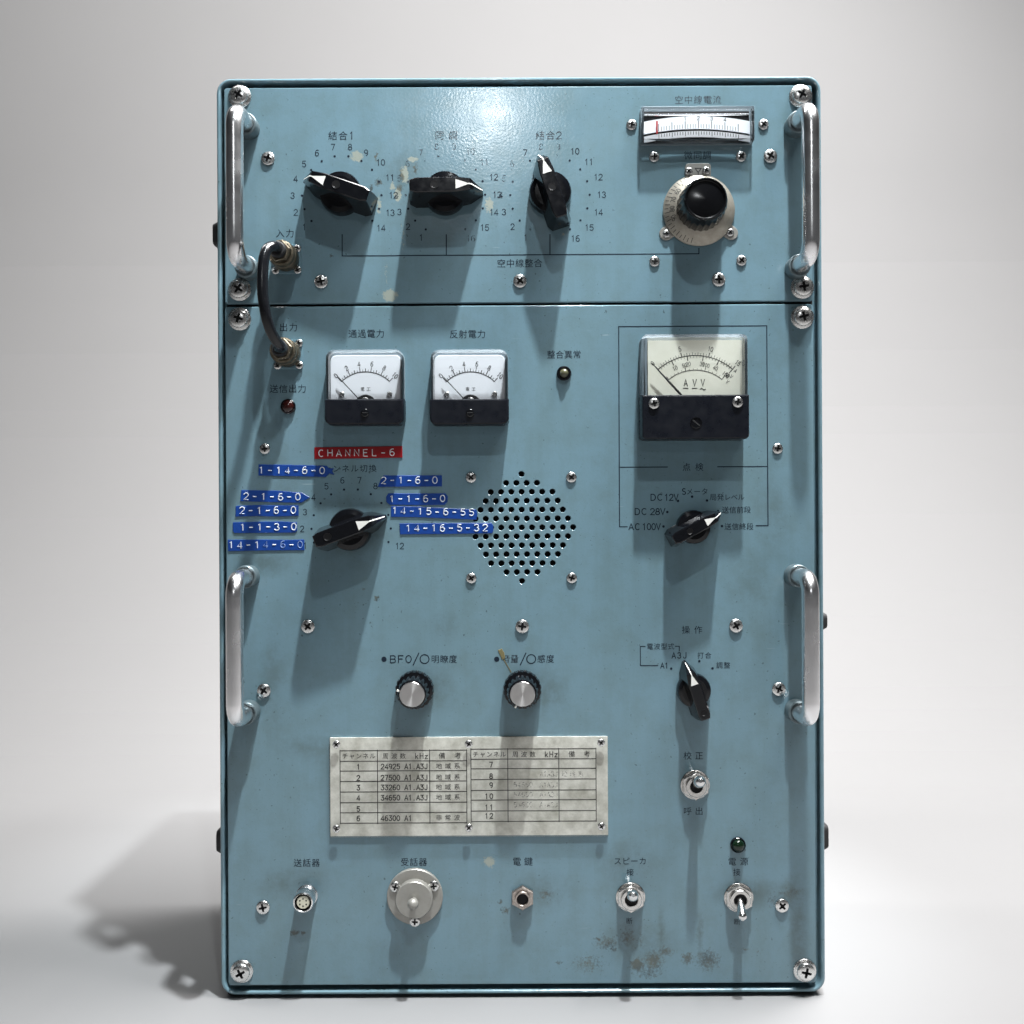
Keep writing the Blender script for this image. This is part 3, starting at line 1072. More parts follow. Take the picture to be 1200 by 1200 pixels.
for r, h, fl_ in ((27, 12, 0), (27.6, 14, .6), (26.6, 34, .6), (25.2, 42, .3), (24.4, 45, 0), (23.2, 46.4, 0), (22.2, 46.2, 0), (21.4, 44.6, 0), (20.6, 44.2, 0), (12, 45.8, 0), (1, 46.6, 0)):
    loops.append([((r + fl_ * math.cos(24 * 2 * math.pi * i / seg)) * math.cos(2 * math.pi * i / seg), (r + fl_ * math.cos(24 * 2 * math.pi * i / seg)) * math.sin(2 * math.pi * i / seg), h) for i in range(seg)])
mb.loft(loops)
mb.build("tuning_knob", M_TUNE, root, c, smooth=28)

# ---- dual concentric knobs
def dual_knob(px, py, a):
    c = P(px, py)
    mb = MB()
    def fluted(stations, nf, seg=160):
        loops = []
        for r, h, d in stations:
            loops.append([((r - d * (.5 + .5 * math.cos(nf * 2 * math.pi * i / seg)) ** 3) * math.cos(2 * math.pi * i / seg),
                           (r - d * (.5 + .5 * math.cos(nf * 2 * math.pi * i / seg)) ** 3) * math.sin(2 * math.pi * i / seg), h) for i in range(seg)])
        mb.loft(loops)
    fluted(((21.5, .3, 0), (22.3, 1.5, 1.4), (22.3, 10, 1.4), (21.3, 12, .3), (18, 12.6, 0)), 20)
    o = mb.build("dual_knob", M_BLACK, root, c, smooth=30)
    mb = MB()
    fluted(((17.6, 12.4, 0), (18.6, 14, 1.1), (17.2, 34, 1.1), (16, 36.5, 0), (14.8, 37, 0)), 18)
    i_ = mb.build("inner_knob", M_BLACK, o, smooth=30)
    mb = MB()
    mb.lathe([(14.2, 36.5), (14.2, 37.5), (13.7, 38), (8, 38.01), (3, 38.02), (.3, 38.03)], 64)
    mb.build("spun_cap", M_SPUN, o, smooth=25)
    mb = MB()
    mb.box(14.9, 18.0, -.9, .9, 34.5, 37.25)
    b = mb.build("index_mark", M_WHITE, o, rot=R(a))
    # silvered tips of the flutes on the base ring
    mb = MB()
    for k in range(20):
        t = 2 * math.pi * (k + .5) / 20
        mb.box(21.9, 22.6, -.55, .55, 3, 9.5)
        for j in range(8):
            x, u, h = mb.v[-1 - j]
            mb.v[-1 - j] = (x * math.cos(t) - u * math.sin(t), x * math.sin(t) + u * math.cos(t), h)
    mb.build("flute_tips", M_NUT, o)
dual_knob(486.5, 807.3, 165)
dual_knob(612, 806.8, 242)

# ---- square panel meters
def face_arc(mb, c, r, a0, a1, wd, h, n=40):
    mb.strip(arc(c[0], c[1], r, r, a0, a1, n), wd, h)
def tick(mb, c, r0, r1, a, wd, h):
    mb.strip([(c[0] + r0 * math.cos(R(a)), c[1] + r0 * math.sin(R(a))), (c[0] + r1 * math.cos(R(a)), c[1] + r1 * math.sin(R(a)))], wd, h)

def square_meter(px):
    """px: left edge of the housing in the picture"""
    hf = 22.0
    x0, ut, _ = P(px, 409.3, hf)
    x1, um, _ = P(px + 91.5, 467.5, hf)
    _, ub, _ = P(px, 497, hf)
    cx = (x0 + x1) / 2
    o = rrect(x0 - cx, x1 - cx, 0, ut - ub, 10, 6)
    oc = (cx, ub, 0)
    mb = MB()
    mb.prism(o, [(0, .2), (0, 5.5), (.6, 6)])
    body = mb.build("panel_meter", M_DIALB, root, oc, smooth=30)
    mb = MB()
    fo = rrect(x0 - cx + 3.5, x1 - cx - 3.5, 4, ut - ub - 5, 7, 5)
    mb.prism(fo, [(0, 6), (0, 8), (.4, 8.3)])
    mb.build("dial_face", M_DIALW, body, smooth=30)
    # scale
    fh = 8.45
    kf = (D - 8.4) / D
    ccx, ccu, _ = P(px + 47.5, 476.0, 8.4)
    C = (ccx - cx, ccu - ub)
    mb = MB()
    face_arc(mb, C, 40, 46, 134, .9, fh)
    for k in range(11):
        a = 134 - 8.8 * k
        tick(mb, C, 40, 45.5 if k % 2 == 0 else 43.5, a, .75, fh + .03)
        if k < 10:
            tick(mb, C, 40, 42.5, a - 4.4, .45, fh + .03)
        if k % 2 == 0:
            r = 49.5
            stroke_text(mb, str(k), C[0] + r * math.cos(R(a)), C[1] + r * math.sin(R(a)), 5.4, 3.6, .65, fh + .06, None, .85, R(a - 90))
    cjk_text(mb, "電工", C[0], C[1] + 20, 5, 7, fh + .02)
    mb.build("scale", M_INKB, body, recalc=False)
    mb = MB()
    a = 132.8
    p0 = (C[0] + 9 * math.cos(R(a)), C[1] + 9 * math.sin(R(a)), 12)
    p1 = (C[0] + 46.5 * math.cos(R(a)), C[1] + 46.5 * math.sin(R(a)), 12)
    mb.tube([p0, p1], .55, 6)
    mb.build("needle", M_INKB, body)
    mb = MB()
    mb.lathe([(13, 8.2), (13, 9), (12, 9.6)], 32, (C[0], C[1] + .5))
    mb.lathe([(4.5, 9.4), (4.5, 12.6), (3.8, 13)], 20, (C[0], C[1] + 5.5), 1)
    mb.build("movement", [M_VOID, M_NUT], body, smooth=30)
    for s in (-1, 1):
        mb = MB()
        mb.lathe([(3.2, 8), (3.2, 9.2), (2.2, 10.2)], 18, (C[0] + s * 28 * kf, C[1] + 14))
        mb.box(C[0] + s * 28 * kf - 2, C[0] + s * 28 * kf + 2, C[1] + 13.6, C[1] + 14.4, 10.1, 10.3, 1)
        mb.build("face_screw", [M_SCREW, M_SLOT], body)
    # clear moulded front: walls, front sheet and rounded edge
    mb = MB()
    mb.prism(o, [(0, 5.8), (0, hf - 2.5), (.8, hf - .7), (2.6, hf)], cap0=False)
    mb.build("clear_front", M_CLEAR, body, smooth=30)
    # thick clear edge catches the light
    mb = MB()
    mb.prism(o, [(0.4, 6.2), (.4, hf - 3), (1.6, hf - 1.4), (3.2, hf - 1.4), (3.4, 8.5)], cap0=False, cap1=False)
    mb.build("clear_edge", M_CLEARE, body, smooth=40)
    # black lower cover wraps round the clear front
    hm = um - ub
    cov = [(q[0] * 1.012, q[1]) for q in rrect(x0 - cx - .8, x1 - cx + .8, -1.2, hm, 9, 5)]
    lowr = []
    n5 = 6
    w0, w1 = x0 - cx - .8, x1 - cx + .8
    for (ax, au, a0) in ((w1 - 8, -1 + 8, -90),):
        lowr += [(ax + 8 * math.cos(R(a0 + 90 * k / n5)), au + 8 * math.sin(R(a0 + 90 * k / n5))) for k in range(n5 + 1)]
    lowr += [(w1, hm), (w0, hm)]
    lowr += [(w0 + 8 + 8 * math.cos(R(180 + 90 * k / n5)), 7 + 8 * math.sin(R(180 + 90 * k / n5))) for k in range(n5 + 1)]
    mb = MB()
    mb.prism(lowr, [(0, .4), (0, hf), (.7, hf + 1.3), (2, hf + 1.8)])
    cv = mb.build("lower_cover", M_BLACKM, body, smooth=30)
    ax, au, _ = P(px + 47, 484, hf)
    mb = MB()
    mb.lathe([(4.8, hf + 1.5), (4.8, hf + 2.6), (3.6, hf + 3.4)], 24, (ax - cx, au - ub))
    mb.box(ax - cx - 3.4, ax - cx + 3.4, au - ub - .5, au - ub + .5, hf + 3.0, hf + 3.55, 1)
    mb.build("zero_screw", [M_BLACK, M_SLOT], cv, smooth=30)
M_DIALB = mat("meter_back", (.22, .27, .30), .5)
square_meter(381)
square_meter(504)

# ---- large multi-scale meter
def large_meter():
    hf = 30.0
    x0, ut, _ = P(752.5, 391.5, hf)
    x1, um, _ = P(877, 462.5, hf)
    _, ub, _ = P(815, 513.5, hf)
    cx = (x0 + x1) / 2
    oc = (cx, ub, 0)
    o = rrect(x0 - cx, x1 - cx, 0, ut - ub, 6, 5)
    mb = MB()
    mb.prism(o, [(0, .2), (0, 5.5), (.6, 6)])
    body = mb.build("test_meter", M_DIALB, root, oc, smooth=30)
    mb = MB()
    fa = P(759, 399, 9)
    fb = P(870, 500, 9)
    mb.box(fa[0] - cx, fb[0] - cx, fb[1] - ub, fa[1] - ub, 6, 9)
    mb.build("dial_face", M_DIALC, body)
    fh = 9.15
    cc = P(815, 483, 9)
    C = (cc[0] - cx, cc[1] - ub)
    mb = MB()
    face_arc(mb, C, 66, 49, 131, .8, fh)
    face_arc(mb, C, 49, 51, 129, .7, fh)
    for k in range(31):
        a = 131 - 82 * k / 30
        big = k % 10 == 0
        tick(mb, C, 66, 70.5 if big else (69.5 if k % 2 == 0 else 68.5), a, 1.0 if big else .45, fh + .03)
        if big:
            r = 75.5
            stroke_text(mb, str(k // 2), C[0] + r * math.cos(R(a)), C[1] + r * math.sin(R(a)), 5.2, 3.2, .6, fh + .06, None, .8, R(a - 90))
    for k in range(26):
        a = 131 - 82 * k / 25
        big = k % 5 == 0
        tick(mb, C, 65.6, 60.5 if big else 63.4, a, .9 if big else .4, fh + .04)
        if big and k:
            r = 56.5
            stroke_text(mb, str(k * 2), C[0] + r * math.cos(R(a)), C[1] + r * math.sin(R(a)), 4.6, 3.0, .55, fh + .06, None, .8, R(a - 90))
    for k in range(16):
        a = 129 - 78 * k / 15
        big = k % 5 == 0
        tick(mb, C, 49, 53 if big else 51, a, .7 if big else .4, fh + .04)
        if big and k:
            r = 56
            stroke_text(mb, str(k * 10), C[0] + r * math.cos(R(a)), C[1] + r * math.sin(R(a)), 4.2, 2.8, .5, fh + .08, None, .8, R(a - 90))
    for px, t in ((803.5, "A"), (814, "V"), (823.5, "V")):
        q = P(px, 448.5, 9)
        stroke_text(mb, t, q[0] - cx, q[1] - ub, 7.6, 5, .95, fh, None, .8)
        q = P(px, 455, 9)
        if px < 820:
            mb.strip([(q[0] - cx - 2.8, q[1] - ub), (q[0] - cx + 2.8, q[1] - ub)], .9, fh)
        else:
            stroke_text(mb, "~", q[0] - cx, q[1] - ub + 2.4, 9, 5, 1.0, fh, None, 1)
    for px, t in ((862, "A"), (857, "V"), (852.5, "V")):
        q = P(px, 434.5 + (862 - px) * 1.35, 9)
        stroke_text(mb, t, q[0] - cx, q[1] - ub, 4.2, 3, .55, fh, None, .8, R(-42))
    mb.build("scale", M_INKB, body, recalc=False)
    mb = MB()
    a = 132.2
    pts = [(C[0] + r * math.cos(R(a)), C[1] + r * math.sin(R(a)), 15) for r in (16, 45, 62, 76)]
    mb.tube(pts, [1.5, 1.3, .8, .35], 8)
    mb.build("needle", M_INKB, body)
    mb = MB()
    mb.prism(o, [(0, 5.8), (0, hf - 2), (.8, hf - .5), (2, hf)], cap0=False)
    mb.build("clear_front", M_CLEAR, body, smooth=30)
    mb = MB()
    mb.prism(o, [(.4, 6.2), (.4, hf - 2.4), (1.4, hf - 1.1), (3.6, hf - 1.1), (3.8, 9.3)], cap0=False, cap1=False)
    mb.build("clear_edge", M_CLEARE, body, smooth=40)
    hm = um - ub
    w0, w1 = x0 - cx - .7, x1 - cx + .7
    rc = 5
    lowr = [(w1 - rc + rc * math.cos(R(-90 + 90 * k / 5)), rc - 1 + rc * math.sin(R(-90 + 90 * k / 5))) for k in range(6)]
    lowr += [(w1, hm), (w0, hm)]
    lowr += [(w0 + rc + rc * math.cos(R(180 + 90 * k / 5)), rc - 1 + rc * math.sin(R(180 + 90 * k / 5))) for k in range(6)]
    mb = MB()
    mb.prism(lowr, [(0, .4), (0, hf + .2), (.6, hf + 1.4), (1.6, hf + 1.8)])
    cv = mb.build("lower_cover", M_BLACKM, body, smooth=30)
    for q in ((766.3, 473), (864.3, 471.3)):
        screw(ME_SMALL, *q, cv, hf + 1.8, origin=oc)
    q = P(815.5, 495.5, hf)
    mb = MB()
    mb.lathe([(6.8, hf + 1.4), (6.8, hf + 2.3), (6, hf + 2.6), (5.8, hf + 1.9)], 28, (q[0] - cx, q[1] - ub))
    t = R(-40)
    b4 = []
    for a_, b_ in ((-5.4, -.8), (5.4, -.8), (5.4, .8), (-5.4, .8)):
        b4.append((q[0] - cx + a_ * math.cos(t) - b_ * math.sin(t), q[1] - ub + a_ * math.sin(t) + b_ * math.cos(t)))
    mb.prism(b4, [(0, hf + 1.9), (0, hf + 2.1)], 1)
    mb.build("zero_screw", [M_BLACK, M_SLOT], cv, smooth=30)
large_meter()

# ---- edgewise antenna current meter
def edge_meter():
    hf = 16.0
    x0, ut, _ = P(751.5, 123.8, hf)
    x1, ub, _ = P(885, 164.5, hf)
    cx, cu = (x0 + x1) / 2, (ut + ub) / 2
    oc = (cx, cu, 0)
    hw, hh = (x1 - x0) / 2, (ut - ub) / 2
    o = rrect(-hw, hw, -hh, hh, 2, 3)
    mb = MB()
    mb.prism(o, [(0, .2), (0, 2.6), (.4, 3)])
    body = mb.build("edge_meter", M_DIALB, root, oc, smooth=30)
    mb = MB()
    mb.box(-hw + 4, hw - 4, -hh + 1.5, hh - 2, 2.8, 3.3)
    mb.build("dark_recess", M_VOID, body)
    # curved white scale drum
    n = 40
    for (ua, ubb, sag, h_, nm) in ((8.0, -6.6, 6.4, 7, "scale_drum"), (-10.0, -17.0, 6.4, 9, "scale_lip")):
        mb = MB()
        loops = []
        for i in range(n + 1):
            t = -1 + 2 * i / n
            x = t * (hw - 4)
            dz = sag * (1 - t * t)
            top_ = ua + dz - sag * .45
            bot = ubb + dz - sag * .45
            loops.append([(x, top_, h_ - 2), (x, top_, h_), (x, bot, h_), (x, bot, h_ - 2)])
        mb.loft(loops)
        mb.build(nm, M_DIALW, body)
    mb = MB()
    for i in range(31):
        t = -.72 + 1.50 * i / 30
        x = t * (hw - 4)
        dz = 6.4 * (1 - t * t) - 2.9
        big = i % 5 == 0
        b0 = -6.0 + dz
        mb.strip([(x, b0), (x, b0 + (8 if big else 4.6))], .75 if big else .5, 7.1)
        dl = dz
        mb.strip([(x, -10.8 + dl), (x, -14 + dl - (1.5 if big else 0))], .6, 9.1)
        if big and 5 < i < 30 and i % 5 == 0:
            stroke_text(mb, str(i // 5 - 1) if i > 5 else "1", x, b0 + 11.5, 4.2, 3, .6, 7.12)
    mb.build("scale", M_INKB, body, recalc=False)
    mb = MB()
    q = P(770.3, 148, 12)
    mb.box(q[0] - cx - .9, q[0] - cx + .9, q[1] - cu - 7.5, q[1] - cu + 7.2, 8.5, 9.5)
    mb.build("needle", M_RED, body)
    mb = MB()
    mb.box(-hw + 4.5, hw - 4.5, hh - 7.5, hh - 5.5, 3.4, 5.4, 0, .5)
    mb.build("inner_rail", M_CHROME, body)
    mb = MB()
    mb.prism(o, [(0, 2.8), (0, hf - 2), (.6, hf - .5), (1.8, hf)], cap0=False)
    mb.build("clear_front", M_CLEAR, body, smooth=30)
    mb = MB()
    mb.prism(o, [(.4, 3.1), (.4, hf - 2.4), (1.2, hf - 1), (2.8, hf - 1), (3.2, 3.2)], cap0=False, cap1=False)
    mb.build("clear_edge", M_CLEARE, body, smooth=40)
edge_meter()

# ---- lamps
def pilot(px, py, r, lens, lr, lh, bez, name="pilot_lamp"):
    c = P(px, py)
    mb = MB()
    mb.lathe([(r, 0), (r, 2.6), (r - .8, 3.6), (lr + .6, 3.8), (lr, 3.0)], 32, cap1=False)
    o = mb.build(name, bez, root, c, smooth=30)
    mb = MB()
    mb.lathe([(lr, 2.5)] + [(lr * math.cos(R(a)), 3 + lh * math.sin(R(a))) for a in range(0, 90, 11)] + [(.1, 3 + lh)], 28)
    mb.build("lens", lens, o, smooth=60)
pilot(660.8, 437.8, 8.6, M_LENSC, 5.2, 5, M_BLACK)
pilot(338, 476.5, 8.8, M_LENSR, 7.0, 3.2, M_BLACK)
pilot(864.5, 989.8, 9.0, M_LENSG, 7.4, 6.5, M_BLACK)

# ---- toggle switches
def toggle(px, py, tip, rl=(3.0, 5.0), hx=0.0):
    c = P(px, py)
    mb = MB()
    mb.lathe([(17.2, 0), (17.2, 1.2), (16.6, 1.7), (10, 1.7)], 40)
    mb.prism(ngon(17.0, 6, R(30)), [(.4, 1.6), (0, 2.4), (0, 6.2), (1.0, 7.2)])
    mb.lathe([(12.2, 7), (12.2, 10.4), (11.5, 11.2), (8.0, 11.2), (7.3, 10.4), (7.3, 5)], 36, cap0=False, cap1=False)
    o = mb.build("toggle_switch", M_NUT, root, c, smooth=30)
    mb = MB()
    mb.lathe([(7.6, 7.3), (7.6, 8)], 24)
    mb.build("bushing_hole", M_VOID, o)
    t = P(*tip)
    d = Vector((t[0] - c[0], t[1] - c[1], t[2] - 5))
    a = Vector((0, 0, 5))
    pts = [a + d * k for k in (0, .3, .62, .86, .95, 1.0)]
    mb = MB()
    mb.tube([tuple(p) for p in pts], [rl[0], rl[0] * 1.08, rl[1] * .92, rl[1], rl[1] * .8, rl[1] * .35], 20)
    mb.build("lever", M_LEVER, o, smooth=50)
M_LEVER = mat("chrome_lever", (.80, .80, .80), .2, 1, vary=(500, .3, (.55, .54, .52)))
toggle(814.5, 919.5, (821, 915, 38), (4.2, 6.6))
toggle(738.8, 1051, (742, 1049, 36), (4.2, 6.4))
toggle(865.5, 1051.5, (870.5, 1078, 28), (4.4, 5.6))

# ---- microphone socket, capped phone socket, key jack
def mic_socket():
    c = P(360, 1048.5)
    mb = MB()
    mb.lathe([(12.6, 0), (12.6, 3), (11.8, 3.6), (11.6, 5), (11.6, 8), (11.9, 9), (11.9, 23), (11.4, 24.4), (10.2, 25), (9.6, 24.4), (9.6, 19)], 40, cap1=False)
    o = mb.build("microphone_socket", M_CHROME, root, c, smooth=30)
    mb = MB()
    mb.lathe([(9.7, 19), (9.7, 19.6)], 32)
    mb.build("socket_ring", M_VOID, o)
    mb = MB()
    mb.lathe([(7.4, 19.5), (7.4, 23.4), (6.9, 24)], 32)
    ins_ = mb.build("insulator", M_CREAM, o, smooth=30)
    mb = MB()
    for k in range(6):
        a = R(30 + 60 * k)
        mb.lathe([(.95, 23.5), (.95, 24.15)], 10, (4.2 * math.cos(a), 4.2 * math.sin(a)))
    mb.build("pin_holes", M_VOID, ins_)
mic_socket()
def phone_socket():
    c = P(486.5, 1049.5)
    mb = MB()
    mb.lathe([(32.6, 0), (32.6, 4.2), (31.8, 5), (20, 5)], 72)
    o = mb.build("phone_socket", M_ALU, root, c, smooth=30)
    mb = MB()
    mb.lathe([(21.5, 4.8), (21.5, 14.4), (20.8, 15.2), (6, 15.3), (.2, 15.3)], 56)
    cap_ = mb.build("socket_cap", M_ALU, o, smooth=30)
    mb = MB()
    mb.lathe([(3.6, 15.2), (3.4, 19), (4.4, 20.5), (5.9, 22.8), (6.5, 25.6), (6.0, 28.4), (4.4, 30.6), (2.1, 31.7), (.2, 32)], 28)
    mb.build("cap_stud", M_ALU, cap_, smooth=60)
    for q in ((463.3, 1039), (508.3, 1038), (486.3, 1079.5)):
        screw(ME_SMALL, *q, o, 5.0, origin=c)
phone_socket()
def key_jack():
    c = P(612.3, 1050.8)
    mb = MB()
    mb.prism(ngon(14.2, 6, R(30)), [(.4, 0), (0, .8), (0, 5.2), (1.0, 6.2)])
    mb.lathe([(9.2, 6), (9.2, 9.2), (8.6, 9.8), (7.1, 9.8), (6.6, 9.0), (6.6, 1)], 36, cap0=False, cap1=False)
    o = mb.build("key_jack", M_JACK, root, c, smooth=30)
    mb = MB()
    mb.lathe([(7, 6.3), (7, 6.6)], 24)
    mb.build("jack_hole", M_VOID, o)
M_JACK = mat("tarnished_nickel", (.52, .47, .43), .32, .95, vary=(600, .8, (.25, .2, .17)))
key_jack()

# ---- coaxial sockets (part of the radio) and the patch cable plugged into them
def coax_socket(px, py, panel_screws):
    c = P(px, py)
    mb = MB()
    mb.prism(rrect(-17, 17, -17, 17, 2.5, 3), [(0, 0), (0, 1.6), (.4, 2)])
    mb.lathe([(13.2, 1.8), (13.2, 8)], 36)
    o = mb.build("coaxial_socket", M_SOCKET, root, c, smooth=30)
    for q in panel_screws:
        screw(ME_TINY, q[0], q[1], o, 2.0, origin=c)
M_SOCKET = mat("painted_socket_flange", (.15, .255, .31), .3, 0)
coax_socket(336, 304, ((348.5, 291), (349, 316.5), (323, 317), (323, 291)))
coax_socket(338, 415.5, ((350.5, 402.3), (351, 428), (325.5, 428.5), (325.5, 402.5)))
cable = bpy.data.objects.new("patch_cable", None)
COL.objects.link(cable)
pc0 = P(315, 350, 40)
cable.location = (pc0[0] * S, -pc0[2] * S, Z0 + pc0[1] * S)
tag(cable, "short black patch cable with dark brass plugs looping between two sockets", "cable")
def rel(p):
    return (p[0] - pc0[0], p[1] - pc0[1], p[2] - pc0[2])
def plug(px, py, lean):
    c = P(px, py)
    mb = MB()
    seg = 90
    loops = []
    def rg(r, h, fl_=0.0, nf=30):
        k = h / 50
        loops.append([(lean[0] * k + (r + fl_ * math.cos(nf * 2 * math.pi * i / seg)) * math.cos(2 * math.pi * i / seg),
                       lean[1] * k + (r + fl_ * math.cos(nf * 2 * math.pi * i / seg)) * math.sin(2 * math.pi * i / seg), h) for i in range(seg)])
    for a in ((13.4, 3.5), (15.2, 4), (15.6, 5), (15.6, 16, .25), (15.0, 17.5), (13.6, 18.2), (13.4, 21), (15.2, 22), (15.4, 23.5), (15.2, 27.5), (14.2, 29), (12.8, 29.6)):
        rg(*a)
    mb.loft(loops)
    hx = [(x + lean[0] * .66, u + lean[1] * .66) for x, u in ngon(13.2, 6, R(12))]
    mb.prism(hx, [(.5, 29.4), (0, 30.2), (0, 38), (1.2, 39.4)])
    o = mb.build("plug", M_PLUG, cable, rel(c), smooth=32)
    mb = MB()
    mb.lathe([(9.2, 39), (9.4, 41), (8.8, 45), (7.8, 46)], 28, (lean[0] * .86, lean[1] * .86))
    mb.build("boot", M_RUBBER, o, smooth=40)
    return c
c1 = plug(336, 304, (-1, 1))
c2 = plug(338, 415.5, (-1, 1))
key = [(c1[0] - .9, c1[1] + .9, 40), (c1[0] - .9, c1[1] + .9, 48), P(321, 288.5, 60), P(313.5, 291.5, 70), P(309.3, 303, 76), P(307.8, 322, 79),
       P(308, 345, 80), P(311.5, 368, 78), P(317, 387, 72), P(324, 400, 63), P(329.5, 407, 54), (c2[0] - .9, c2[1] + .9, 46), (c2[0] - .9, c2[1] + .9, 40)]
pts = []
V = [Vector(k) for k in key]
for i in range(len(V) - 1):
    p0, p1, p2, p3 = V[max(i - 1, 0)], V[i], V[i + 1], V[min(i + 2, len(V) - 1)]
    for k in range(8):
        t = k / 8
        pts.append(.5 * ((2 * p1) + (-p0 + p2) * t + (2 * p0 - 5 * p1 + 4 * p2 - p3) * t * t + (-p0 + 3 * p1 - 3 * p2 + p3) * t ** 3))
pts.append(V[-1])
mb = MB()
mb.tube([rel(p) for p in pts], 6.0, 20)
mb.build("cable_sheath", M_CABLE, cable, smooth=60)

# ---- embossed label tapes
def tape(corners, text, mtape, tx, ty, pitch, height=8.0, ang=0.0, faint=(), curve=0.0, over=0.0, label=None):
    """corners in picture points, listed clockwise from top left"""
    q = [P(*k)[:2] for k in corners]
    q = q[::-1]
    # orient counter-clockwise
    ar = sum(q[i][0] * q[(i + 1) % len(q)][1] - q[(i + 1) % len(q)][0] * q[i][1] for i in range(len(q)))
    if ar < 0:
        q = q[::-1]
    mb = MB()
    mb.prism(q, [(0, .05 + over), (0, .7 + over), (.35, .95 + over)])
    o = mb.build("label_tape", mtape, root, smooth=20)
    if label:
        o["label"] = label
    x, u, _ = P(tx, ty)
    mb = MB()
    h = 1.0 + over
    n = len(text)
    for i, ch in enumerate(text):
        d = (i - (n - 1) / 2) * pitch
        mi = 1 if i in faint else 0
        stroke_text(mb, ch, x + d * math.cos(ang), u + d * math.sin(ang) + random.uniform(-.25, .25), height, 1, 1.15 if not mi else .8, h, None, 1.2, ang, mi=mi, raised=1)
    mb.build("embossed_letters", [M_TAPET, M_TAPEF], o, smooth=60)
tape([(368.5, 524.3), (471.5, 522.8), (471.8, 536.3), (368.7, 537.9)], "CHANNEL-6", M_TAPER, 418, 530.6, 10.4, 7.8, R(.4), label="red embossed label tape reading CHANNEL-6")
tape([(303.2, 544.2), (340, 544.8), (383, 545.8), (386, 549), (391.5, 548.6), (389.5, 552), (392, 556.5), (386, 554.8), (382, 559), (303, 557.3)], "1-14-6-0", M_TAPEB, 342, 551.2, 10.2, 7.8, R(-.4), label="blue label tape reading 1-14-6-0 with a torn right end")
tape([(283, 574.3), (325, 575), (354, 577.3), (363.3, 583), (353, 589.3), (325, 588.8), (281.8, 587.3)], "2-1-6-0", M_TAPEB, 319, 582, 10.1, 7.8, R(-.8), label="blue label tape reading 2-1-6-0 with a pointed right end")
tape([(276.5, 593), (300, 591.8), (325, 592.5), (350, 592.3), (350, 604.4), (325, 605.3), (300, 604.8), (276, 605.4)], "2-1-6-0", M_TAPEB, 314, 598, 10, 7.8, R(.3), label="blue label tape reading 2-1-6-0 with square ends")
tape([(273, 612.2), (300, 611.5), (330, 611.2), (348, 612), (348.3, 622), (346, 624.2), (310, 624.5), (275, 624.7), (273, 622)], "1-1-3-0", M_TAPEB, 314.5, 617.3, 10, 7.8, R(.2), label="blue label tape reading 1-1-3-0")
tape([(267, 632.6), (310, 632.3), (340, 632.8), (356.5, 632.2), (356.8, 644.8), (320, 645), (267.5, 645.8)], "14-14-6-0", M_TAPEB, 311.5, 638.2, 10.1, 7.8, R(.1), faint=(4, 6, 8), label="blue label tape reading 14-14-6-0 with faded figures")
tape([(449.5, 557.2), (518, 557), (518, 570), (442.5, 570.6), (446, 563)], "2-1-6-0", M_TAPEB, 479.7, 562.7, 10, 7.8, R(.2), label="blue label tape reading 2-1-6-0 with a slanted left end")
tape([(455, 578.2), (522, 578.2), (525, 582), (524.5, 588), (521, 591.6), (490, 592), (457, 591.6), (452.7, 588), (452.7, 582)], "1-1-6-0", M_TAPEB, 489, 584.3, 9.9, 7.6, R(.1), label="blue label tape reading 1-1-6-0 with rounded ends")
tape([(458.5, 593.2), (490, 593.8), (520, 595.4), (558, 597), (559.5, 603), (558, 609), (520, 607.5), (490, 606.2), (458, 605.8)], "14-15-6-55", M_TAPEB, 507.5, 599.4, 10, 7.6, R(-1.7), label="blue label tape reading 14-15-6-55")
tape([(468.3, 613.3), (510, 613), (575.5, 612.8), (578, 616), (578.2, 622), (576.5, 625), (520, 625.8), (468.8, 626.2)], "14-16-5-32", M_TAPEB, 523.5, 618.5, 10, 7.8, R(.1), label="blue label tape reading 14-16-5-32 over the speaker holes")

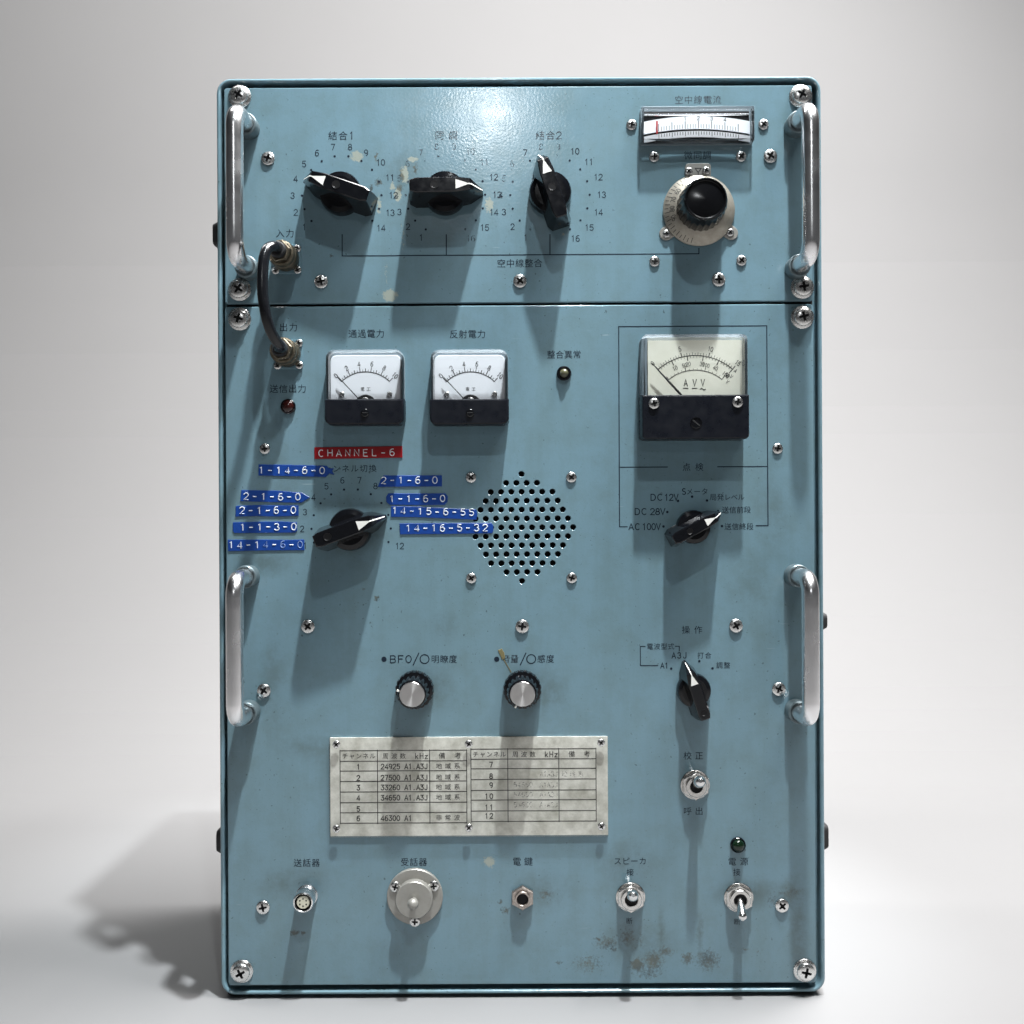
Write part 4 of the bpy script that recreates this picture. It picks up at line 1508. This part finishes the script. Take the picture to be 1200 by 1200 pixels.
# ---- channel chart under clear acrylic
def chart():
    a = P(387, 864.3, 1)
    b = P(712.5, 978, 1)
    cx, cu = (a[0] + b[0]) / 2, (a[1] + b[1]) / 2
    hw, hh = (b[0] - a[0]) / 2, (a[1] - b[1]) / 2
    oc = (cx, cu, 0)
    mb = MB()
    mb.box(-hw, hw, -hh, hh, .2, 2.2)
    o = mb.build("channel_chart", M_PLATE, root, oc)
    ih = 2.35
    def L2(px, py):
        q = P(px, py, 2)
        return (q[0] - cx, q[1] - cu)
    mb = MB()
    xs1, ys1 = (398.7, 442.5, 503.7, 547), (879.3, 891.7, 903.2, 915.4, 927.7, 940.2, 952, 964.3)
    xs2, ys2 = (552, 595.2, 655, 698.5), (877.5, 889.3, 900.5, 913, 925.8, 937.2, 950, 962.3)
    for xs, ys in ((xs1, ys1), (xs2, ys2)):
        x0, u0 = L2(xs[0], ys[0])
        x1, u1 = L2(xs[-1], ys[-1])
        for i, y in enumerate(ys):
            u = L2((xs[0] + xs[-1]) / 2, y)[1]
            mb.strip([(x0, u), (x1, u)], .85, ih)
        for x in xs:
            xx = L2(x, (ys[0] + ys[-1]) / 2)[0]
            mb.strip([(xx, u0 + .3), (xx, u1 - .3)], .85, ih + .02)
    mb.build("table_lines", M_INKB, o, recalc=False)
    mb = MB()
    fd = MB()
    for cxm, hy, dx in ((420.5, 885.8, 0), (573.5, 883.8, 152)):
        q = L2(cxm, hy)
        cjk_text(mb, "チャンネル", q[0], q[1], 7.2, 8.0, ih)
        q = L2(462 + dx, hy)
        cjk_text(mb, "周波数", q[0], q[1], 7.4, 10, ih)
        q = L2(494 + dx * 1.0, hy)
        stroke_text(mb, "kHz", q[0], q[1], 6.2, 5.6, .8, ih)
        for px, ch in ((518 + dx * 1.0, "備"), (536.5 + dx * .995, "考")):
            q = L2(px, hy - .3)
            cjk_text(mb, ch, q[0], q[1], 8, 8, ih)
    rows = ((898.5, "1", "24925 A1.A3J", "地域系"), (911.5, "2", "27500 A1.A3J", "地域系"), (923, "3", "33260 A1.A3J", "地域系"), (935, "4", "34650 A1.A3J", "地域系"), (948, "5", "", ""), (959, "6", "46300 A1", "非常波"))
    for y, n, fq, note in rows:
        q = L2(420, y)
        stroke_text(mb, n, q[0], q[1], 5.8, 4, 1.0, ih, G3)
        q = L2(446.5, y - .2)
        if fq:
            stroke_text(mb, fq, q[0], q[1], 5.8, 4.62, .98, ih, G3, 1.0, align='l')
        if note:
            q = L2(525, y - 1)
            cjk_text(mb, note, q[0], q[1], 7.4, 10.6, ih)
    for y, n in ((896, "7"), (909.5, "8"), (920, "9"), (933, "10"), (946, "11"), (956, "12")):
        q = L2(575.5 if len(n) == 1 else 573, y)
        stroke_text(mb, n, q[0], q[1], 5.8, 5.6, 1.0, ih, G3)
    mb.build("table_lettering", M_INKB, o, recalc=False)
    for y, t in ((907, "A1A3J"), (919.5, "A1A3J"), (931, "A1A3J"), (943, "A1A3J")):
        q = L2(643, y)
        stroke_text(fd, t, q[0], q[1], 5.6, 4.3, .7, ih)
    q = L2(671, 907)
    cjk_text(fd, "地域系", q[0], q[1], 7, 9.5, ih)
    for y in (919.5, 931, 943):
        q = L2(613, y)
        stroke_text(fd, "54650", q[0], q[1], 5.4, 4.6, .6, ih)
    fd.build("faded_lettering", M_FADE, o, recalc=False)
    mb = MB()
    ao = [(-hw - .4, -hh - .4), (hw + .4, -hh - .4), (hw + .4, hh + .4), (-hw - .4, hh + .4)]
    mb.prism(ao, [(0, 2.6), (0, 5.2), (.7, 5.8)])
    mb.build("acrylic_cover", M_ACRYL, o)
    for q in ((394.3, 872.3), (549.3, 871.7), (704.3, 870.3), (394.3, 971), (549.5, 969.8), (704.8, 968.3)):
        screw(ME_TINY, *q, o, 5.6, origin=oc)
chart()
# dried yellow smear beside the volume lettering
mb = MB()
q = [P(*k)[:2] for k in ((583.5, 762), (588, 760), (591, 765), (592, 771.5), (588.5, 773))]
mb.prism(q[::-1], [(0, .1), (.3, .5)])
mb.strip([P(590, 772)[:2], P(594, 779)[:2], P(599, 787.5)[:2]], .9, .3)
mb.build("yellow_smear", M_YELLOW, lower)
